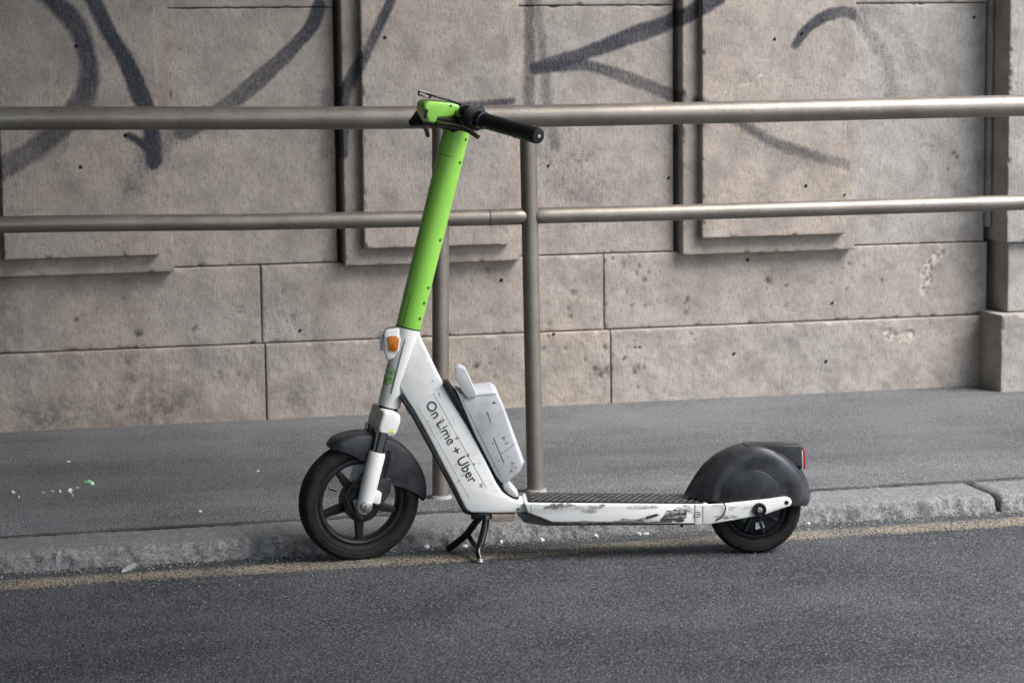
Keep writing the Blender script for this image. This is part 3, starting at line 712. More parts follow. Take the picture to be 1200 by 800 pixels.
# -- stem
v, f = lathe([(.0325, 0), (.0333, .003), (.0345, .25), (.0352, .515), (.0352, .548), (.034, .553), (.0005, .553), (.0005, 0)], ST, 48)
stem = part('stem', (v, f), GREEN, angle=35)
v, f = lathe([(.0337, -.0025), (.0337, .0005), (.03, .0005), (.03, -.0025)], ST, 40); part('collar_ring', (v, f), BLACK, stem)
def on_stem(ang, w, r=.0345): return (-r * math.cos(ang), -r * math.sin(ang), w)
for s, z in Q['stembolts']:
    u, w = inv(s, z, False); rad = .0334 + .0018 * w / .52
    # direction across the stem seen from the road, undone by the steering angle
    a = math.acos(max(-1, min(1, -u / rad))) - TH
    c = Vector((-math.cos(a) * rad, -math.sin(a) * rad, w)); n = Vector((-math.cos(a), -math.sin(a), 0)); tt = Vector((-n.y, n.x, 0)); ww = Vector((0, 0, 1))
    X = lambda p, q, r, c=c, n=n, tt=tt: ST(*(c + tt * p + ww * q + n * r))
    part('bolt_socket', lathe([(.0046, -.002), (.0046, .0006), (.0036, .0006), (.003, .0003), (.0003, .0003), (.0003, -.002)], X, 18), DGREEN, stem)
def stem_line(pts, rad, wd=.0008, name='seam'):
    V = []
    P = [ST(*on_stem(a, w, rad)) for a, w in pts]
    part(name, tube(P, wd, 6), DGREEN, stem)
stem_line([(.80, w) for w in np.linspace(0, .083, 6)], .0335)
stem_line([(a, .083) for a in np.linspace(-.3, .80, 12)], .0337)
stem_line([(a, .466) for a in np.linspace(.3, 1.4, 10)], .0351)

# -- fork
cu = lambda q: inv(*q)
crown_o = [(-.034, -.272), (-.030, -.225), (.010, -.222), (.030, -.228), (.036, -.245), (.032, -.278), (.020, -.290), (-.026, -.288)]
crown = part('fork_crown', prism([(a * .8 - .004, w) for a, w in crown_o], -.057, .058, ST), WHITE, bevel=.010)
v, f = lathe([(.026, -.226), (.026, -.2185), (.0005, -.2185), (.0005, -.226)], ST, 32); part('seal_ring', (v, f), BLACK, crown)
tri = [(.000, -.277), (.014, -.277), (.007, -.266)]
part('warning_sticker', prism(tri, -.0586, -.0575, ST), YEL, crown)
WC = None
FU = -.018; R1 = .162
# wheel centre height along the axis so the tyre stands on the road
wc_w = (R1 * .992 - O.z - (-FU * ch * st * -1) * 0) / ct
c0 = ST(FU, 0, wc_w); wc_w += (R1 * .994 - c0[2]) / ct
for sgn in (-1, 1):
    vv = .052 * sgn
    leg = part('fork_leg', merge(tube([ST(FU, vv, -.335), ST(FU, vv, -.345), ST(FU, vv, -.43), ST(FU, vv, wc_w + .005), ST(FU, vv, wc_w - .012), ST(FU, vv, wc_w - .022)],
                              [.0205, .0232, .0225, .0205, .0185, .011], 24)), WHITE)
    part('stanchion', tube([ST(FU, vv, -.28), ST(FU, vv, -.338)], .0165, 20), CHROME, leg)
    part('seal', tube([ST(FU, vv, -.340), ST(FU, vv, -.333)], [.0215, .0195], 24), BLACK, leg)
    part('mount_tab', prism([(FU + .012, wc_w + .012), (FU + .036, wc_w + .010), (FU + .040, wc_w + .016), (FU + .037, wc_w + .042), (FU + .030, wc_w + .046), (FU + .010, wc_w + .048)],
                            vv - .010, vv + .006, ST), WHITE, leg, bevel=.003)
    nx = lambda a, b, c, s=sgn: ST(FU + a, s * c, wc_w + b)
    part('axle_nut', merge(lathe([(.0005, .070), (.0155, .070), (.0155, .0775), (.0125, .079), (.0005, .079)], nx, 28), lathe([(.0005, .078), (.0085, .078), (.0085, .086), (.0005, .087)], nx, 6)), NUT, leg, angle=30)
part('brake_link', tube([ST(.012, -.06, -.325), ST(.014, -.062, -.36), ST(.016, -.06, -.40)], [.006, .007, .004], 10), BLACK)
part('fender_stay', prism([(-.010, -.33), (.022, -.33), (.020, -.44), (.004, -.47), (-.004, -.42)], -.030, -.024, ST), BLACK)

# -- wheels
def wheel(X, R, hw, r_rim, r_open, r_hub, hubw, spokes, phase):
    hub = part('wheel', merge(lathe([(.0005, -hubw), (r_hub * .8, -hubw), (r_hub, -hubw * .8), (r_hub, hubw * .8), (r_hub * .8, hubw), (.0005, hubw)], X, 48)), BLACK, angle=30)
    tp = []
    for k in range(22):
        a = 2 * PI * k / 22; ca, sa = math.cos(a), math.sin(a)
        rr_ = (R + r_rim) / 2 + (R - r_rim) / 2 * (abs(ca) ** .85) * (1 if ca > 0 else -1); tp.append((rr_, hw * (abs(sa) ** .8) * (1 if sa > 0 else -1)))
    V, F = lathe(tp, X, 96)
    t_ = part('tyre', (V, F), TYRE, hub, angle=70)
    for sg in (-1, 1):
        part('sidewall_rib', merge(*[lathe([(q - .0012, sg * c), (q + .0012, sg * c), (q + .0008, sg * (c + .0012)), (q - .0008, sg * (c + .0012))], X, 72)
             for q, c in ((r_rim + (R - r_rim) * .30, hw * .955), (r_rim + (R - r_rim) * .72, hw * .955))]), TYRE, hub)
    grooves = [lathe([(R - .0005, c - .0018), (R + .0012, c - .0012), (R + .0012, c + .0012), (R - .0005, c + .0018)], X, 72) for c in (-.010, 0, .010)]
    part('tread_ridge', merge(*grooves), TYRE, hub)
    part('rim', lathe([(r_rim + .003, -hw * .62), (r_rim - .004, -hw * .70), (r_open + .005, -hw * .62), (r_open, -hw * .3), (r_open, hw * .3), (r_open + .005, hw * .62), (r_rim - .004, hw * .70), (r_rim + .003, hw * .62)], X, 72), BLACK, hub, angle=30)
    for k in range(spokes):
        a = phase + 2 * PI * k / spokes; ca, sa = math.cos(a), math.sin(a)
        Y = lambda p, q, r, ca=ca, sa=sa: X(p * ca - r * sa, p * sa + r * ca, q)
        part('spoke', prism([(r_hub - .006, -.013), (r_open + .003, -.008), (r_open + .003, .008), (r_hub - .006, .013)], -.011, .011, Y), BLACK, hub, bevel=.003)
    return hub
WX = lambda a, b, c: ST(FU + a, c, wc_w + b)
# angle in the wheel plane is measured against the stem axis: add TAU to get a level reference
w1 = wheel(WX, R1, .030, .116, .102, .050, .030, 5, math.radians(125) + TAU)
part('brake_drum', lathe([(.0005, -.040), (.046, -.040), (.050, -.036), (.050, -.03), (.0005, -.03)], WX, 40), GLOSS, w1)
part('brake_arm', prism([(-.034, .006), (-.020, .014), (-.004, -.006), (.010, -.034), (.004, -.042), (-.014, -.034)], -.048, -.042, lambda a, t, b: WX(a, b, t)), STEELD, w1, bevel=.002)
part('valve', tube([WX(-.092, .020, -.004), WX(-.070, .018, -.006)], .004, 10), GLOSS, w1)
part('cable', tube(smooth_line([ST(-.012, -.036, -.29), ST(-.03, -.042, -.38), WX(-.052, .02, -.045), WX(-.02, -.03, -.05), WX(.002, -.040, -.047)], 6), .0025, 8), BLACK)
part('cable', tube(smooth_line([WX(.005, -.040, -.047), WX(.03, -.022, -.04), WX(.085, -.005, -.03)], 6), .0014, 6), BLACK)

# -- front fender: arched strip with skirts following the tyre
def fender(X, rows):
    """rows: (angle, r_in, r_out, half_width)"""
    V, F = [], []
    for a, ri, ro_, hw in rows:
        d = math.radians(a); sec = [(ri, -hw), (ro_ - .012, -hw), (ro_ - .004, -hw + .004), (ro_, -hw + .014), (ro_ + .002, 0)]
        sec += [(r, -c) for r, c in sec[-2::-1]]
        inn = [(r - .003 if abs(c) < hw - .005 else r, c * (1 - .003 / hw)) for r, c in sec][::-1]
        for r, c in sec + inn: V.append(X(r * math.cos(d), r * math.sin(d), c))
    m = len(V) // len(rows)
    for i in range(len(rows) - 1):
        for j in range(m): F.append([i * m + j, i * m + (j + 1) % m, (i + 1) * m + (j + 1) % m, (i + 1) * m + j])
    F += [list(range(m)), list(range(len(V) - 1, len(V) - m - 1, -1))]
    return V, F
rows = [(118, .168, .178, .030), (114, .160, .183, .036), (109, .150, .186, .040), (102, .136, .186, .042), (94, .120, .186, .042), (84, .108, .186, .042), (74, .100, .186, .042),
        (64, .094, .185, .042), (54, .088, .185, .042), (44, .086, .184, .042), (34, .088, .184, .042), (25, .098, .183, .042), (17, .116, .182, .042), (9, .138, .180, .041), (2, .158, .178, .038), (-2, .169, .175, .034)]
def interp_rows(rows, n=48):
    A = np.array(rows); aa = np.linspace(A[0, 0], A[-1, 0], n); o = A[::-1]
    return [tuple([x] + [float(np.interp(x, o[:, 0], o[:, k])) for k in (1, 2, 3)]) for x in aa]
ta = math.degrees(TAU)
fd = part('fender', fender(WX, [(a + ta, b + .003, c + .003, d) for a, b, c, d in interp_rows(rows)]), FEND, angle=35)
part('bracket', prism([(.030, .088), (.060, .080), (.066, .045), (.050, .006), (.020, -.006), (.010, .02)], -.047, -.041, lambda a, t, b: WX(a, b, t)), FEND, fd, bevel=.003)

# -- deck
deck = part('deck', prism(Q['deck'], -.07, .07), WHITE, bevel=.005)
part('underside_plate', prism([(.425, .128), (.462, .129), (.520, .1035), (.92, .0935), (.92, .088), (.50, .093), (.445, .103)], -.058, .058), DARKB, deck, bevel=.003)
def zt(x): return .1586 + (x - .4451) * (.1449 - .1586) / (.9339 - .4451)
mat_ = part('deck_mat', prism([(.458, zt(.458) + .0005), (.925, zt(.925) + .0005), (.925, zt(.925) + .004), (.458, zt(.458) + .004)], -.064, .064), BLACK, deck, bevel=.001)
dv = []
GRIP = mat_simple('grip_rubber', (.030, .030, .031), .6, col2=(.12, .12, .12), scale=18)
for i in range(25):
    for j in range(6):
        x = .470 + i * .0182 + (j % 2) * .0091; y = -.054 + j * .0215; sgn = 1
        a = sgn * .45; ca, sa = math.cos(a), math.sin(a)
        L, w, h = .0072, .0034, .0016
        V = [(x + px * ca - py * sa, y + px * sa + py * ca, zt(x) + .0039 + pz) for px, py, pz in ((-L, 0, 0), (0, -w, 0), (L, 0, 0), (0, w, 0), (-L * .6, 0, h), (L * .6, 0, h))]
        dv.append((V, [[0, 1, 5, 4], [1, 2, 5], [2, 3, 5], [3, 0, 4, 5], [0, 4, 1], [0, 1, 4]][:4] + [[0, 4, 3]]))
tr = part('tread_pattern', merge(*dv), GRIP, mat_); tr['kind'] = 'stuff'
part('seam', box(.4630, .4642, -.0706, -.0695, .128, .154), SEAM, deck)
part('end_bracket', prism([(.8995, .1465), (.9365, .1462), (.9365, .0905), (.8995, .0905)], -.0725, .0725), WHITE, deck, bevel=.003)
for i, k in enumerate(('scuff1', 'scuff2', 'scuff3', 'scuff4')):
    part('scuff_mark', ragged(grow(Q[k], 1.0 if i == 0 else 1.35), -.0712, -.0698, 50 + i, .006), SCUFFD if i in (0,) else SCUFFB, deck)
part('scuff_mark', ragged([(.76, .104), (.81, .118), (.80, .124), (.75, .108)], -.0711, -.0698, 77, .004), SCUFFD, deck)
for i, (x0, x1, z0, z1) in enumerate(((.56, .66, .1005, .1085), (.66, .82, .0995, .107), (.50, .56, .140, .156), (.72, .80, .138, .149), (.85, .895, .125, .146))):
    part('scuff_mark', ragged([(x0, z0), ((x0 + x1) / 2, z0), (x1, z0), (x1, (z0 + z1) / 2), ((x0 + x1) / 2, z1), (x0, (z0 + z1) / 2)], -.0711, -.0698, 90 + i, .004), SCUFFB, deck)
for i, (x0, x1, z0, z1) in enumerate(((.95, 1.02, .104, .116), (.99, 1.06, .128, .139))):
    part('scuff_mark', ragged([(x0, z0), (x1, z0 + .006), (x1, z1), (x0, z1)], -.0749, -.0735, 97 + i, .003), SCUFFB, SC if False else deck)
ringX = lambda a, b, c: (.9075 + a, c, .119 + b)
V, F = [], []
part('stamp_mark', lathe([(.0085, -.0732), (.0085, -.0722), (.0065, -.0722), (.0065, -.0732)], ringX, 24), SEAM, deck)
part('bolt', lathe([(.0005, -.0732), (.003, -.0732), (.003, -.072), (.0005, -.072)], ringX, 12), SEAM, deck)
part('clamp_screw', tube([(.868, -.05, .095), (.868, -.05, .082)], [.006, .004], 10), GLOSS, deck)

# -- battery
BN = [(0.2663, 0.4664), (0.2841, 0.4467), (0.3701, 0.4533), (0.3824, 0.4371), (0.3967, 0.4003), (0.4428, 0.2595), (0.4289, 0.2322), (0.406, 0.213), (0.3878, 0.2076), (0.3721, 0.2286), (0.3167, 0.3398)]
BF = [(0.2634, 0.4635), (0.2839, 0.4608), (0.3607, 0.4697), (0.3755, 0.4593), (0.3978, 0.4057), (0.4536, 0.249), (0.4396, 0.2213), (0.414, 0.203), (0.3933, 0.1988), (0.3774, 0.22), (0.3213, 0.3351)]
nb_ = len(BN)
bt = part('battery', ([(a, -.043, z) for a, z in BN] + [(a, .043, z) for a, z in BF], [list(range(nb_)), list(range(2 * nb_ - 1, nb_ - 1, -1))] + [[i, (i + 1) % nb_, nb_ + (i + 1) % nb_, nb_ + i] for i in range(nb_)]), BATT, bevel=.0035)
part('seam', bar2((.2875, .4405), (.3775, .4475), .0014, -.0434, -.0425), SEAM, bt)
part('seam', bar2((.285, .437), (.385, .2245), .0012, -.0434, -.0425), SEAM, bt)
part('gasket', prism(Q['gasket'], -.037, .037), BLACK, bt, bevel=.003)
part('latch', prism(Q['bfoot'], -.0395, .0395), BATT, bt, bevel=.006)
hq = Q['bhandle']
part('handle', prism([hq[k] for k in range(8)], -.049, .012), BATT, bt, bevel=.0012)
for sp_, sq_, sw_ in (((.368, .33), (.395, .262), .0016), ((.385, .285), (.425, .315), .001), ((.352, .40), (.361, .372), .0014)):
    part('scratch', bar2(sp_, sq_, sw_, -.0438, -.0428), SEAM, bt)
r5 = random.Random(9)
for k in range(26):
    c = (r5.uniform(.31, .43), r5.uniform(.24, .44)); r_ = r5.uniform(.0015, .005)
    if c[0] < .28 + (.47 - c[1]) * .45 + .012 or c[0] > .375 + (.44 - c[1]) * .38: continue
    part('scuff_mark', ragged([(c[0] - r_, c[1] - r_), (c[0] + r_, c[1] - r_ * .5), (c[0] + r_ * .6, c[1] + r_), (c[0] - r_, c[1] + r_ * .4)], -.0436, -.0428, k, .002), SCUFFB, bt)

# -- rear swing arm, wheel, fender
for sgn in (-1, 1):
    t0, t1 = sorted((sgn * .064, sgn * .0745))
    arm = part('swing_arm', prism(Q['arm'], t0, t1), WHITE, bevel=.003)
    ax = lambda a, b, c, s=sgn: (1.0721 + a, s * c, .1300 + b)
    part('axle_boss', lathe([(.0005, .060), (.0185, .060), (.0185, .081), (.0155, .082), (.0145, .078), (.0005, .078)], ax, 32), BLACK, arm, angle=30)
    part('axle_bolt', lathe([(.0005, .076), (.0078, .076), (.0078, .0845), (.006, .0855), (.0005, .0855)], ax, 6), NUT, arm, angle=30)
    hx = lambda a, b, c, s=sgn: (Q['armhole'][0][0] + a, s * c, Q['armhole'][0][1] + b)
    part('bolt_hole', lathe([(.0005, .073), (.0058, .073), (.0058, .0752), (.0005, .0752)], hx, 20), GLOSS, arm)
RC = (1.0690, .1235); R2 = .1235
RX = lambda a, b, c: (RC[0] + a, c, RC[1] + b)
w2 = wheel(RX, R2, .032, .082, .068, .052, .040, 6, math.radians(262))
part('motor_cover', lathe([(.0005, -.043), (.030, -.043), (.060, -.036), (.068, -.030), (.0005, -.030)], RX, 48), BLACK, w2, angle=30)
for k in range(8):
    a = math.radians(250 + k * 45 - 8); ca, sa = math.cos(a), math.sin(a)
    Y = lambda p, q, r, ca=ca, sa=sa: RX(p * ca - r * sa, p * sa + r * ca, q)
    part('spoke', prism([(.026, -.004), (.066, -.004), (.066, .004), (.026, .004)], -.046, -.034, Y), BLACK, w2, bevel=.001)
a = math.radians(282); Y = lambda p, q, r: RX(p * math.cos(a) - r * math.sin(a), p * math.sin(a) + r * math.cos(a), q)
part('label_plate', prism([(.034, -.010), (.052, -.014), (.052, .012), (.034, .009)], -.0445, -.041, Y), LENS, w2)
part('green_wire', tube([RX(-.040, -.020, -.040), RX(-.034, -.030, -.045), RX(-.026, -.022, -.040)], .003, 8), mat_simple('green_cable', (.03, .25, .05), .5), w2)
part('cable', tube(smooth_line([(.953, -.078, .150), (.972, -.079, .152), (.981, -.079, .140), (.978, -.079, .122), (.968, -.078, .110), (.956, -.076, .103)], 6), .0017, 8), BLACK)
# fender shell lofted between the flat cheek, the shoulder and the crown line
def resample(P, n=40):
    P = smooth_line(P, 10); d = np.concatenate([[0], np.cumsum(np.hypot(*np.diff(P, axis=0).T))]); u = np.linspace(0, d[-1], n)
    return np.stack([np.interp(u, d, P[:, 0]), np.interp(u, d, P[:, 1])], 1)
nF = 44
cN, cM, cC = resample(Q['fendN'], nF), resample(Q['fendM'], nF), resample(Q['fendC'], nF)
secs = [(-.0620, cN), (-.0612, cN * .72 + cM * .28), (-.0575, cN * .30 + cM * .70), (-.050, cM), (-.036, cM * .66 + cC * .34), (-.018, cM * .22 + cC * .78), (0.0, cC)]
secs = secs + [(-t, c) for t, c in secs[-2::-1]]
V = [(c[i][0], t, c[i][1]) for t, c in secs for i in range(nF)]
F = [[k * nF + i, k * nF + i + 1, (k + 1) * nF + i + 1, (k + 1) * nF + i] for k in range(len(secs) - 1) for i in range(nF - 1)]
F += [list(range(nF)), list(range(len(V) - 1, len(V) - nF - 1, -1))]
fr_ = part('fender', (V, F), FEND, angle=40)
dq = Q['sidedisc'][0]
half = [(dq[0] + .082 * math.cos(x), dq[1] + .082 * math.sin(x)) for x in np.linspace(.03, PI - .03, 28)]
part('side_cover', prism(half, -.0640, -.0610), FEND, fr_, bevel=.0012)
part('light_box', prism(Q['tailbox'], -.028, .028), FEND, fr_, bevel=.004)
part('tail_light', prism(Q['taillight'], -.024, .024), RED, fr_, bevel=.0015)
part('light_bezel', prism([(x - .0065, z) for x, z in Q['taillight']], -.0255, .0255), LENS, fr_, bevel=.001)

# -- kickstand
ks = part('kickstand', box(.305, .372, -.03, .03, .108, .126), GLOSS, bevel=.004)
part('pivot_bolt', lathe([(.0005, -.0345), (.006, -.0345), (.006, -.03), (.0005, -.03)], lambda a, b, c: (.350 + a, c, .115 + b), 12), NUT, ks)
part('leg', tube(smooth_line([(.347, -.024, .116), (.341, -.030, .085), (.330, -.046, .048), (.322, -.058, .028), (.3255, -.0705, .012), (.3255, -.0725, .004)], 5), [.010] * 12 + [.0085] * 9 + [.0085] * 4 + [.0095], 14), GLOSS, ks)
part('leg', tube(smooth_line([(.338, .018, .114), (.318, .030, .088), (.294, .050, .052), (.268, .070, .026), (.250, .084, .010), (.245, .0877, .007)], 5), .0095, 14), BLACK, ks)
part('leg_brace', tube(smooth_line([(.296, .046, .056), (.312, .005, .036), (.324, -.05, .034)], 5), .007, 12), BLACK, ks)
part('foot', tube([(.3255, -.0715, .010), (.3260, -.0735, .001)], [.010, .0105], 14), NUT, ks)
part('under_box', prism(Q['brownbox'], -.05, .05), BROWN, bevel=.002)

# -- handlebar cluster
def HX(poly): return [inv(*q) for q in poly]
hd = part('handlebar', prism(HX([(.258, 1.205), (.285, 1.21), (.31, 1.198), (.315, 1.160), (.300, 1.140), (.255, 1.140)]), -.036, .036, ST), BLACK, bevel=.009)
part('head_cover', prism(HX([(.185, 1.2150), (.196, 1.2240), (.230, 1.2215), (.262, 1.217), (.281, 1.211), (.276, 1.183), (.268, 1.1805), (.221, 1.1800), (.218, 1.164), (.196, 1.1675), (.186, 1.193)]), -.036, .036, ST), GREEN, hd, bevel=.009, seg=4)
part('head_base', prism(HX([(.219, 1.1815), (.268, 1.1820), (.283, 1.165), (.283, 1.148), (.225, 1.1545), (.200, 1.160), (.200, 1.167)]), -.0345, .0345, ST), BLACK, hd, bevel=.004)
sl_ = HX([(.187, 1.205), (.1885, 1.205), (.192, 1.176), (.1905, 1.176)])
part('slot', prism([(.0, 0), (.010, -.001), (.010, -.024), (.003, -.026)], -.0372, -.034, lambda a, t, b: ST(inv(.188, 1.205)[0] + a, t, inv(.188, 1.205)[1] + b)), BLACK, hd, bevel=.001)
part('screw', lathe([(.0005, -.0375), (.0028, -.0375), (.0028, -.034), (.0005, -.034)], lambda a, b, c: ST(inv(.256, 1.211)[0] + a, c, inv(.256, 1.211)[1] + b), 12), GLOSS, hd)
vz = part('display_visor', prism(HX([(.208, 1.2405), (.225, 1.2355), (.262, 1.226), (.287, 1.2165), (.287, 1.209), (.255, 1.2205), (.224, 1.2300), (.207, 1.2355)]), -.028, .028, ST), GLOSS, hd, bevel=.0015)
vq = HX([(.180, 1.2495), (.210, 1.2410), (.210, 1.2345), (.180, 1.2420)])
V1 = [(u, w) for u, w in vq]
part('phone_loop', tube([ST(V1[0][0], -.012, V1[0][1]), ST(V1[1][0], -.012, V1[1][1]), ST(V1[2][0], -.012, V1[2][1] - .004), ST(V1[3][0], -.012, V1[3][1] - .004), ST(V1[0][0], -.012, V1[0][1])], .0032, 8), GLOSS, hd)
def gp(f):    # along the near bar
    a, b = Vector((.3022, -.050, 1.1830)), Vector((.484, -.258, 1.1345)); return a + (b - a) * f
nb = (gp(1) - gp(0)).length
gd = (gp(1) - gp(0)).normalized()
part('bar_tube', tube([gp(-.18), gp(.98)], .0115, 16), BLACK, hd)
part('control_pod', tube([gp(-.04), gp(.0), gp(.07), gp(.10)], [.022, .0285, .0285, .022], 20), GLOSS, hd)
# ridged bell ring
rg = []
for k in range(7): rg += [gp(.105 + k * .011), gp(.1105 + k * .011)]
part('bell_ring', tube(rg, [.0325, .0295] * 7, 28), BLACK, hd, angle=20)
part('bell_cap', tube([gp(.18), gp(.19), gp(.20)], [.030, .030, .020], 24), GLOSS, hd)
grip = part('grip', tube([gp(.235), gp(.24), gp(.30), gp(.70), gp(.705)], [.018, .0205, .0205, .0200, .0200], 28), BLACK, hd, angle=30)
part('grip_flange', tube([gp(.222), gp(.228), gp(.262), gp(.268)], [.020, .0238, .0235, .0205], 28), GLOSS, grip, angle=30)
part('grip_ring', tube([gp(.700), gp(.712)], .0215, 28), GLOSS, grip, angle=30)
part('grip_end', tube([gp(.712), gp(.72), gp(.97), gp(.995), gp(1.0)], [.0200, .0210, .0212, .0195, .014], 28), BLACK, grip, angle=30)
part('plug_glint', tube([gp(.997), gp(1.004)], [.005, .004], 16), LENS, grip)  # pale plug on the grip end, its highlight painted in
part('cable_stub', tube(smooth_line([gp(.20) + Vector((0, 0, .02)), gp(.22) + Vector((.0, 0, .036)), gp(.25) + Vector((.0, 0, .034)), gp(.27) + Vector((0, 0, .02))], 5), .0012, 6), BLACK, hd)
# near brake lever, in front of and under the bar
lv = [(.226, -.045, 1.166), (.245, -.080, 1.160), (.275, -.125, 1.1565), (.305, -.165, 1.1485), (.326, -.19, 1.1355), (.331, -.196, 1.1315)]
lp = smooth_line(lv, 6)
lever = part('brake_lever', tube(lp, np.interp(np.linspace(0, 1, len(lp)), [0, .3, .8, .95, 1], [.0078, .0068, .0062, .0060, .0068]), 12), mat_simple('lever_metal', (.14, .11, .085), .35, .85), hd)
part('lever_mount', tube([gp(.02) + Vector((-.02, 0, -.022)), (.228, -.046, 1.167)], [.012, .009], 12), BLACK, lever)
# far bar, lever and grip, mostly behind the head
fb0 = Vector((.285, .04, 1.185)); fb1 = Vector((.262, .262, 1.150))
part('bar_tube', tube([fb0, fb1], .0115, 14), BLACK, hd)
part('grip', tube([fb0 + (fb1 - fb0) * .35, fb0 + (fb1 - fb0) * .37, fb1, fb1 + (fb1 - fb0) * .01], [.018, .0205, .0212, .014], 24), BLACK, hd)
part('brake_clamp', merge(tube([(.255, .055, 1.178), (.215, .065, 1.170), (.176, .085, 1.168), (.160, .092, 1.158)], [.014, .017, .0175, .009], 16), tube([(.176, .085, 1.172), (.183, .088, 1.186), (.188, .09, 1.194)], [.013, .011, .004], 12)), BLACK, hd, angle=50)
part('brake_lever', tube(smooth_line([(.172, .095, 1.156), (.190, .13, 1.152), (.201, .17, 1.142), (.206, .20, 1.124), (.204, .203, 1.1195)], 5), [.006] * 21, 10), BLACK, hd)
# brake cables, head to frame
part('cable', tube(smooth_line([(.215, -.030, 1.160), (.250, -.040, 1.150), (.290, -.040, 1.150), (.310, -.03, 1.165)], 6), .0025, 8), BLACK, hd)

# ---------------------------------------------------------------- litter
def scrap(name, x, y, z, sx, sy, h, mat, seed, label, cat, group=None):
    r_ = random.Random(seed); n = 9; V = []
    for lv_, k in ((0, 1.0), (.6, .85), (1.0, .35)):
        for i in range(n):
            a = 2 * PI * i / n; q = k * r_.uniform(.65, 1.15)
            V.append((sx * q * math.cos(a), sy * q * math.sin(a), h * lv_ * r_.uniform(.7, 1.2) - (.001 if lv_ == 0 else 0)))
    F = [[a * n + i, a * n + (i + 1) % n, (a + 1) * n + (i + 1) % n, (a + 1) * n + i] for a in range(2) for i in range(n)] + [list(range(2 * n, 3 * n))]
    o = mesh_obj(name, V, F, mat, None, smooth=False); o.location = (x, y, z); o.rotation_euler = (0, 0, r_.uniform(0, 6))
    return tag(o, label, cat, group)
PZ = .0525
r7 = random.Random(21)
GL, GG = 'tiny white scrap scattered on the dark pavement left of the front wheel', 'white scraps on the pavement'
for k, (nm) in enumerate(('lit1', 'lit2', 'lit3', 'lit4')):
    x, y = W[nm]
    for q in range(3):
        scrap('paper_scrap', x + r7.gauss(0, .03) * (q > 0), y + r7.gauss(0, .05) * (q > 0), PZ, r7.uniform(.004, .009) if q == 0 else r7.uniform(.002, .004), r7.uniform(.006, .016) if q == 0 else .005, r7.uniform(.003, .008), PAPER, k * 7 + q, GL, 'scrap', GG)
x, y = W['litg']
gs = scrap('wrapper_scrap', x, y, PZ, .013, .018, .012, SCRAPG, 90, 'crumpled green and white wrapper scrap lying on the pavement', 'wrapper')
for nm in ('lit5', 'lit6', 'lit7'):
    x, y = W[nm]
    scrap('paper_scrap', x, y, PZ, .008, .008, .004, PAPER, hash(nm) % 7 + int(x * 100), GL, 'scrap', GG)
GL2, GG2 = 'small white scrap lying in the gutter at the foot of the kerb', 'white scraps in the gutter'
for k, nm in enumerate(('g1', 'g2', 'g3', 'g4', 'g5', 'g6', 'g7', 'g8', 'g9')):
    x, y = W[nm]; y = min(y, 6.37)
    scrap('paper_scrap', x, y, .001, r7.uniform(.006, .014), r7.uniform(.006, .012), r7.uniform(.004, .009), PAPER, 40 + k, GL2, 'scrap', GG2)
x, y = W['w']
FILM = mat_simple('clear_film', (.20, .20, .20), .25)
scrap('plastic_shred', x, 6.34, .001, .045, .012, .010, FILM, 66, 'grey shred of plastic film lying against the kerb on the left', 'plastic')

def grit():
    r_ = random.Random(8); V, F = [], []
    for _ in range(5200):
        x = r_.uniform(-1.5, 5.0); y = 6.378 - abs(r_.gauss(0, .035)) if r_.random() < .85 else r_.uniform(6.0, 6.37)
        q = r_.uniform(.0010, .0034); k = len(V); a = r_.uniform(0, 6.28)
        for dx, dy, dz in ((1, 0, .2), (-.4, .9, .1), (-.6, -.8, .15), (.1, .1, 1.1)):
            V.append((x + q * (dx * math.cos(a) - dy * math.sin(a)), y + q * (dx * math.sin(a) + dy * math.cos(a)), .0025 + q * dz - q * .3))
        F += [[k, k + 1, k + 3], [k + 1, k + 2, k + 3], [k + 2, k, k + 3], [k, k + 2, k + 1]]
    m, t, b = new_mat('grit'); g = nd(t, 'ShaderNodeNewGeometry')
    c = mixc(t, g.outputs['Random Per Island'], (.10, .095, .088), (.38, .36, .33)); t.links.new(c, b.inputs['Base Color']); b.inputs['Roughness'].default_value = .9
    return mesh_obj('gravel', V, F, m, None, smooth=False)
tag(grit(), 'loose grit swept into the gutter along the foot of the kerb', 'gravel', kind='stuff')

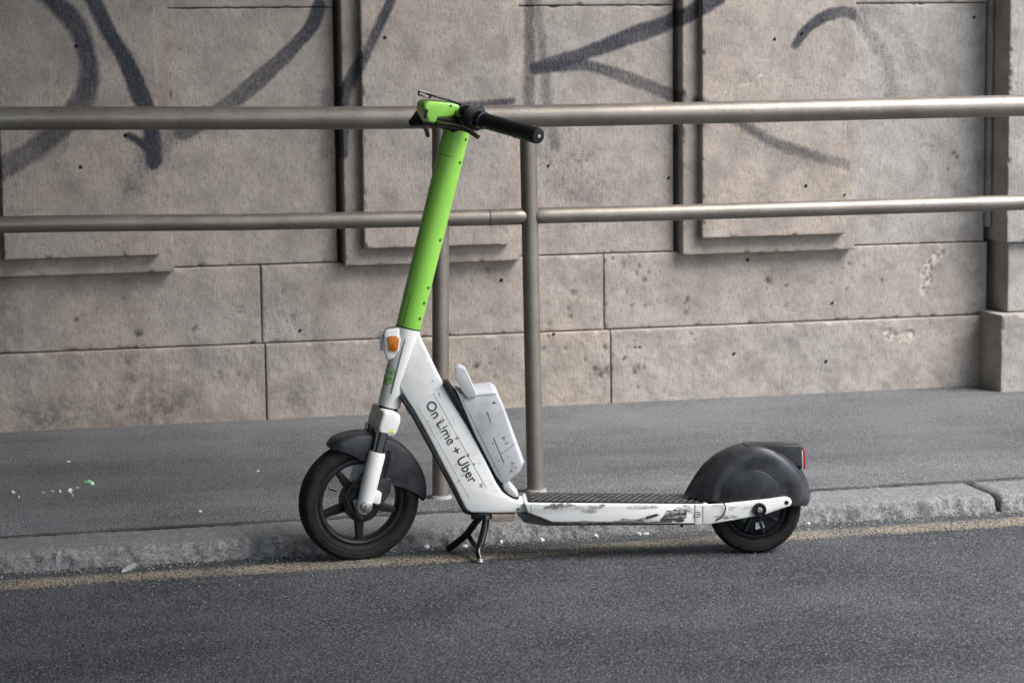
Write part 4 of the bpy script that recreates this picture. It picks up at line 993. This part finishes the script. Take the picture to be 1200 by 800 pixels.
# coarse stones standing in the asphalt surface, near enough to be seen one from the next
def aggregate(name, n, x0, x1, y0, y1, z, r0, r1, h, seed, mat, parent, skip=None):
    g = np.random.default_rng(seed)
    x = g.uniform(x0, x1, n); y = g.uniform(y0, y1, n)
    if skip: k = ~((y > skip[0]) & (y < skip[1]) & (g.random(n) > skip[2])); x, y = x[k], y[k]
    n = len(x); r = g.uniform(r0, r1, n); a0 = g.uniform(0, 6.28, n); hh = r * g.uniform(h * .6, h * 1.3, n)
    V = np.zeros((n, 6, 3), np.float32)
    for k in range(5):
        a = a0 + k * 1.2566; q = r * g.uniform(.7, 1.15, n)
        V[:, k] = np.stack([x + q * np.cos(a), y + q * np.sin(a), np.full(n, z - .001)], 1)
    V[:, 5] = np.stack([x + r * g.uniform(-.3, .3, n), y + r * g.uniform(-.3, .3, n), z + hh], 1)
    F = np.array([[0, 1, 5], [1, 2, 5], [2, 3, 5], [3, 4, 5], [4, 0, 5]], np.int32)[None] + (np.arange(n, dtype=np.int32) * 6)[:, None, None]
    me = bpy.data.meshes.new(name); me.vertices.add(n * 6); me.vertices.foreach_set('co', V.ravel())
    me.loops.add(n * 15); me.loops.foreach_set('vertex_index', F.ravel())
    me.polygons.add(n * 5); me.polygons.foreach_set('loop_start', np.arange(0, n * 15, 3, dtype=np.int32))
    me.update(calc_edges=True); me.validate(); me.materials.append(mat)
    return tag(link(bpy.data.objects.new(name, me), parent), kind='stuff')
def mat_chips(name, lo, hi):
    m, t, b = new_mat(name); g = nd(t, 'ShaderNodeNewGeometry')
    f_ = mth(t, 'POWER', g.outputs['Random Per Island'], 1.7)
    f_ = mth(t, 'MULTIPLY', f_, ramp(t, noise(t, pos(t), 2.6, 4, .6), .35, .68, .55, 1.0))
    t.links.new(mixc(t, f_, lo, hi), b.inputs['Base Color']); b.inputs['Roughness'].default_value = .85; b.inputs['Specular IOR Level'].default_value = .3
    return m
aggregate('aggregate', 80000, -.4, 4.6, 4.7, 6.37, 0.0, .0022, .0052, .55, 1, mat_chips('road_chips', (.024, .025, .028), (.125, .128, .136)), bpy.data.objects['road'], (6.14, 6.30, .25))
aggregate('aggregate', 70000, -.4, 4.8, 6.63, 8.42, .0522, .0014, .0034, .5, 2, mat_chips('pavement_chips', (.07, .07, .071), (.30, .30, .30)), bpy.data.objects['pavement'])
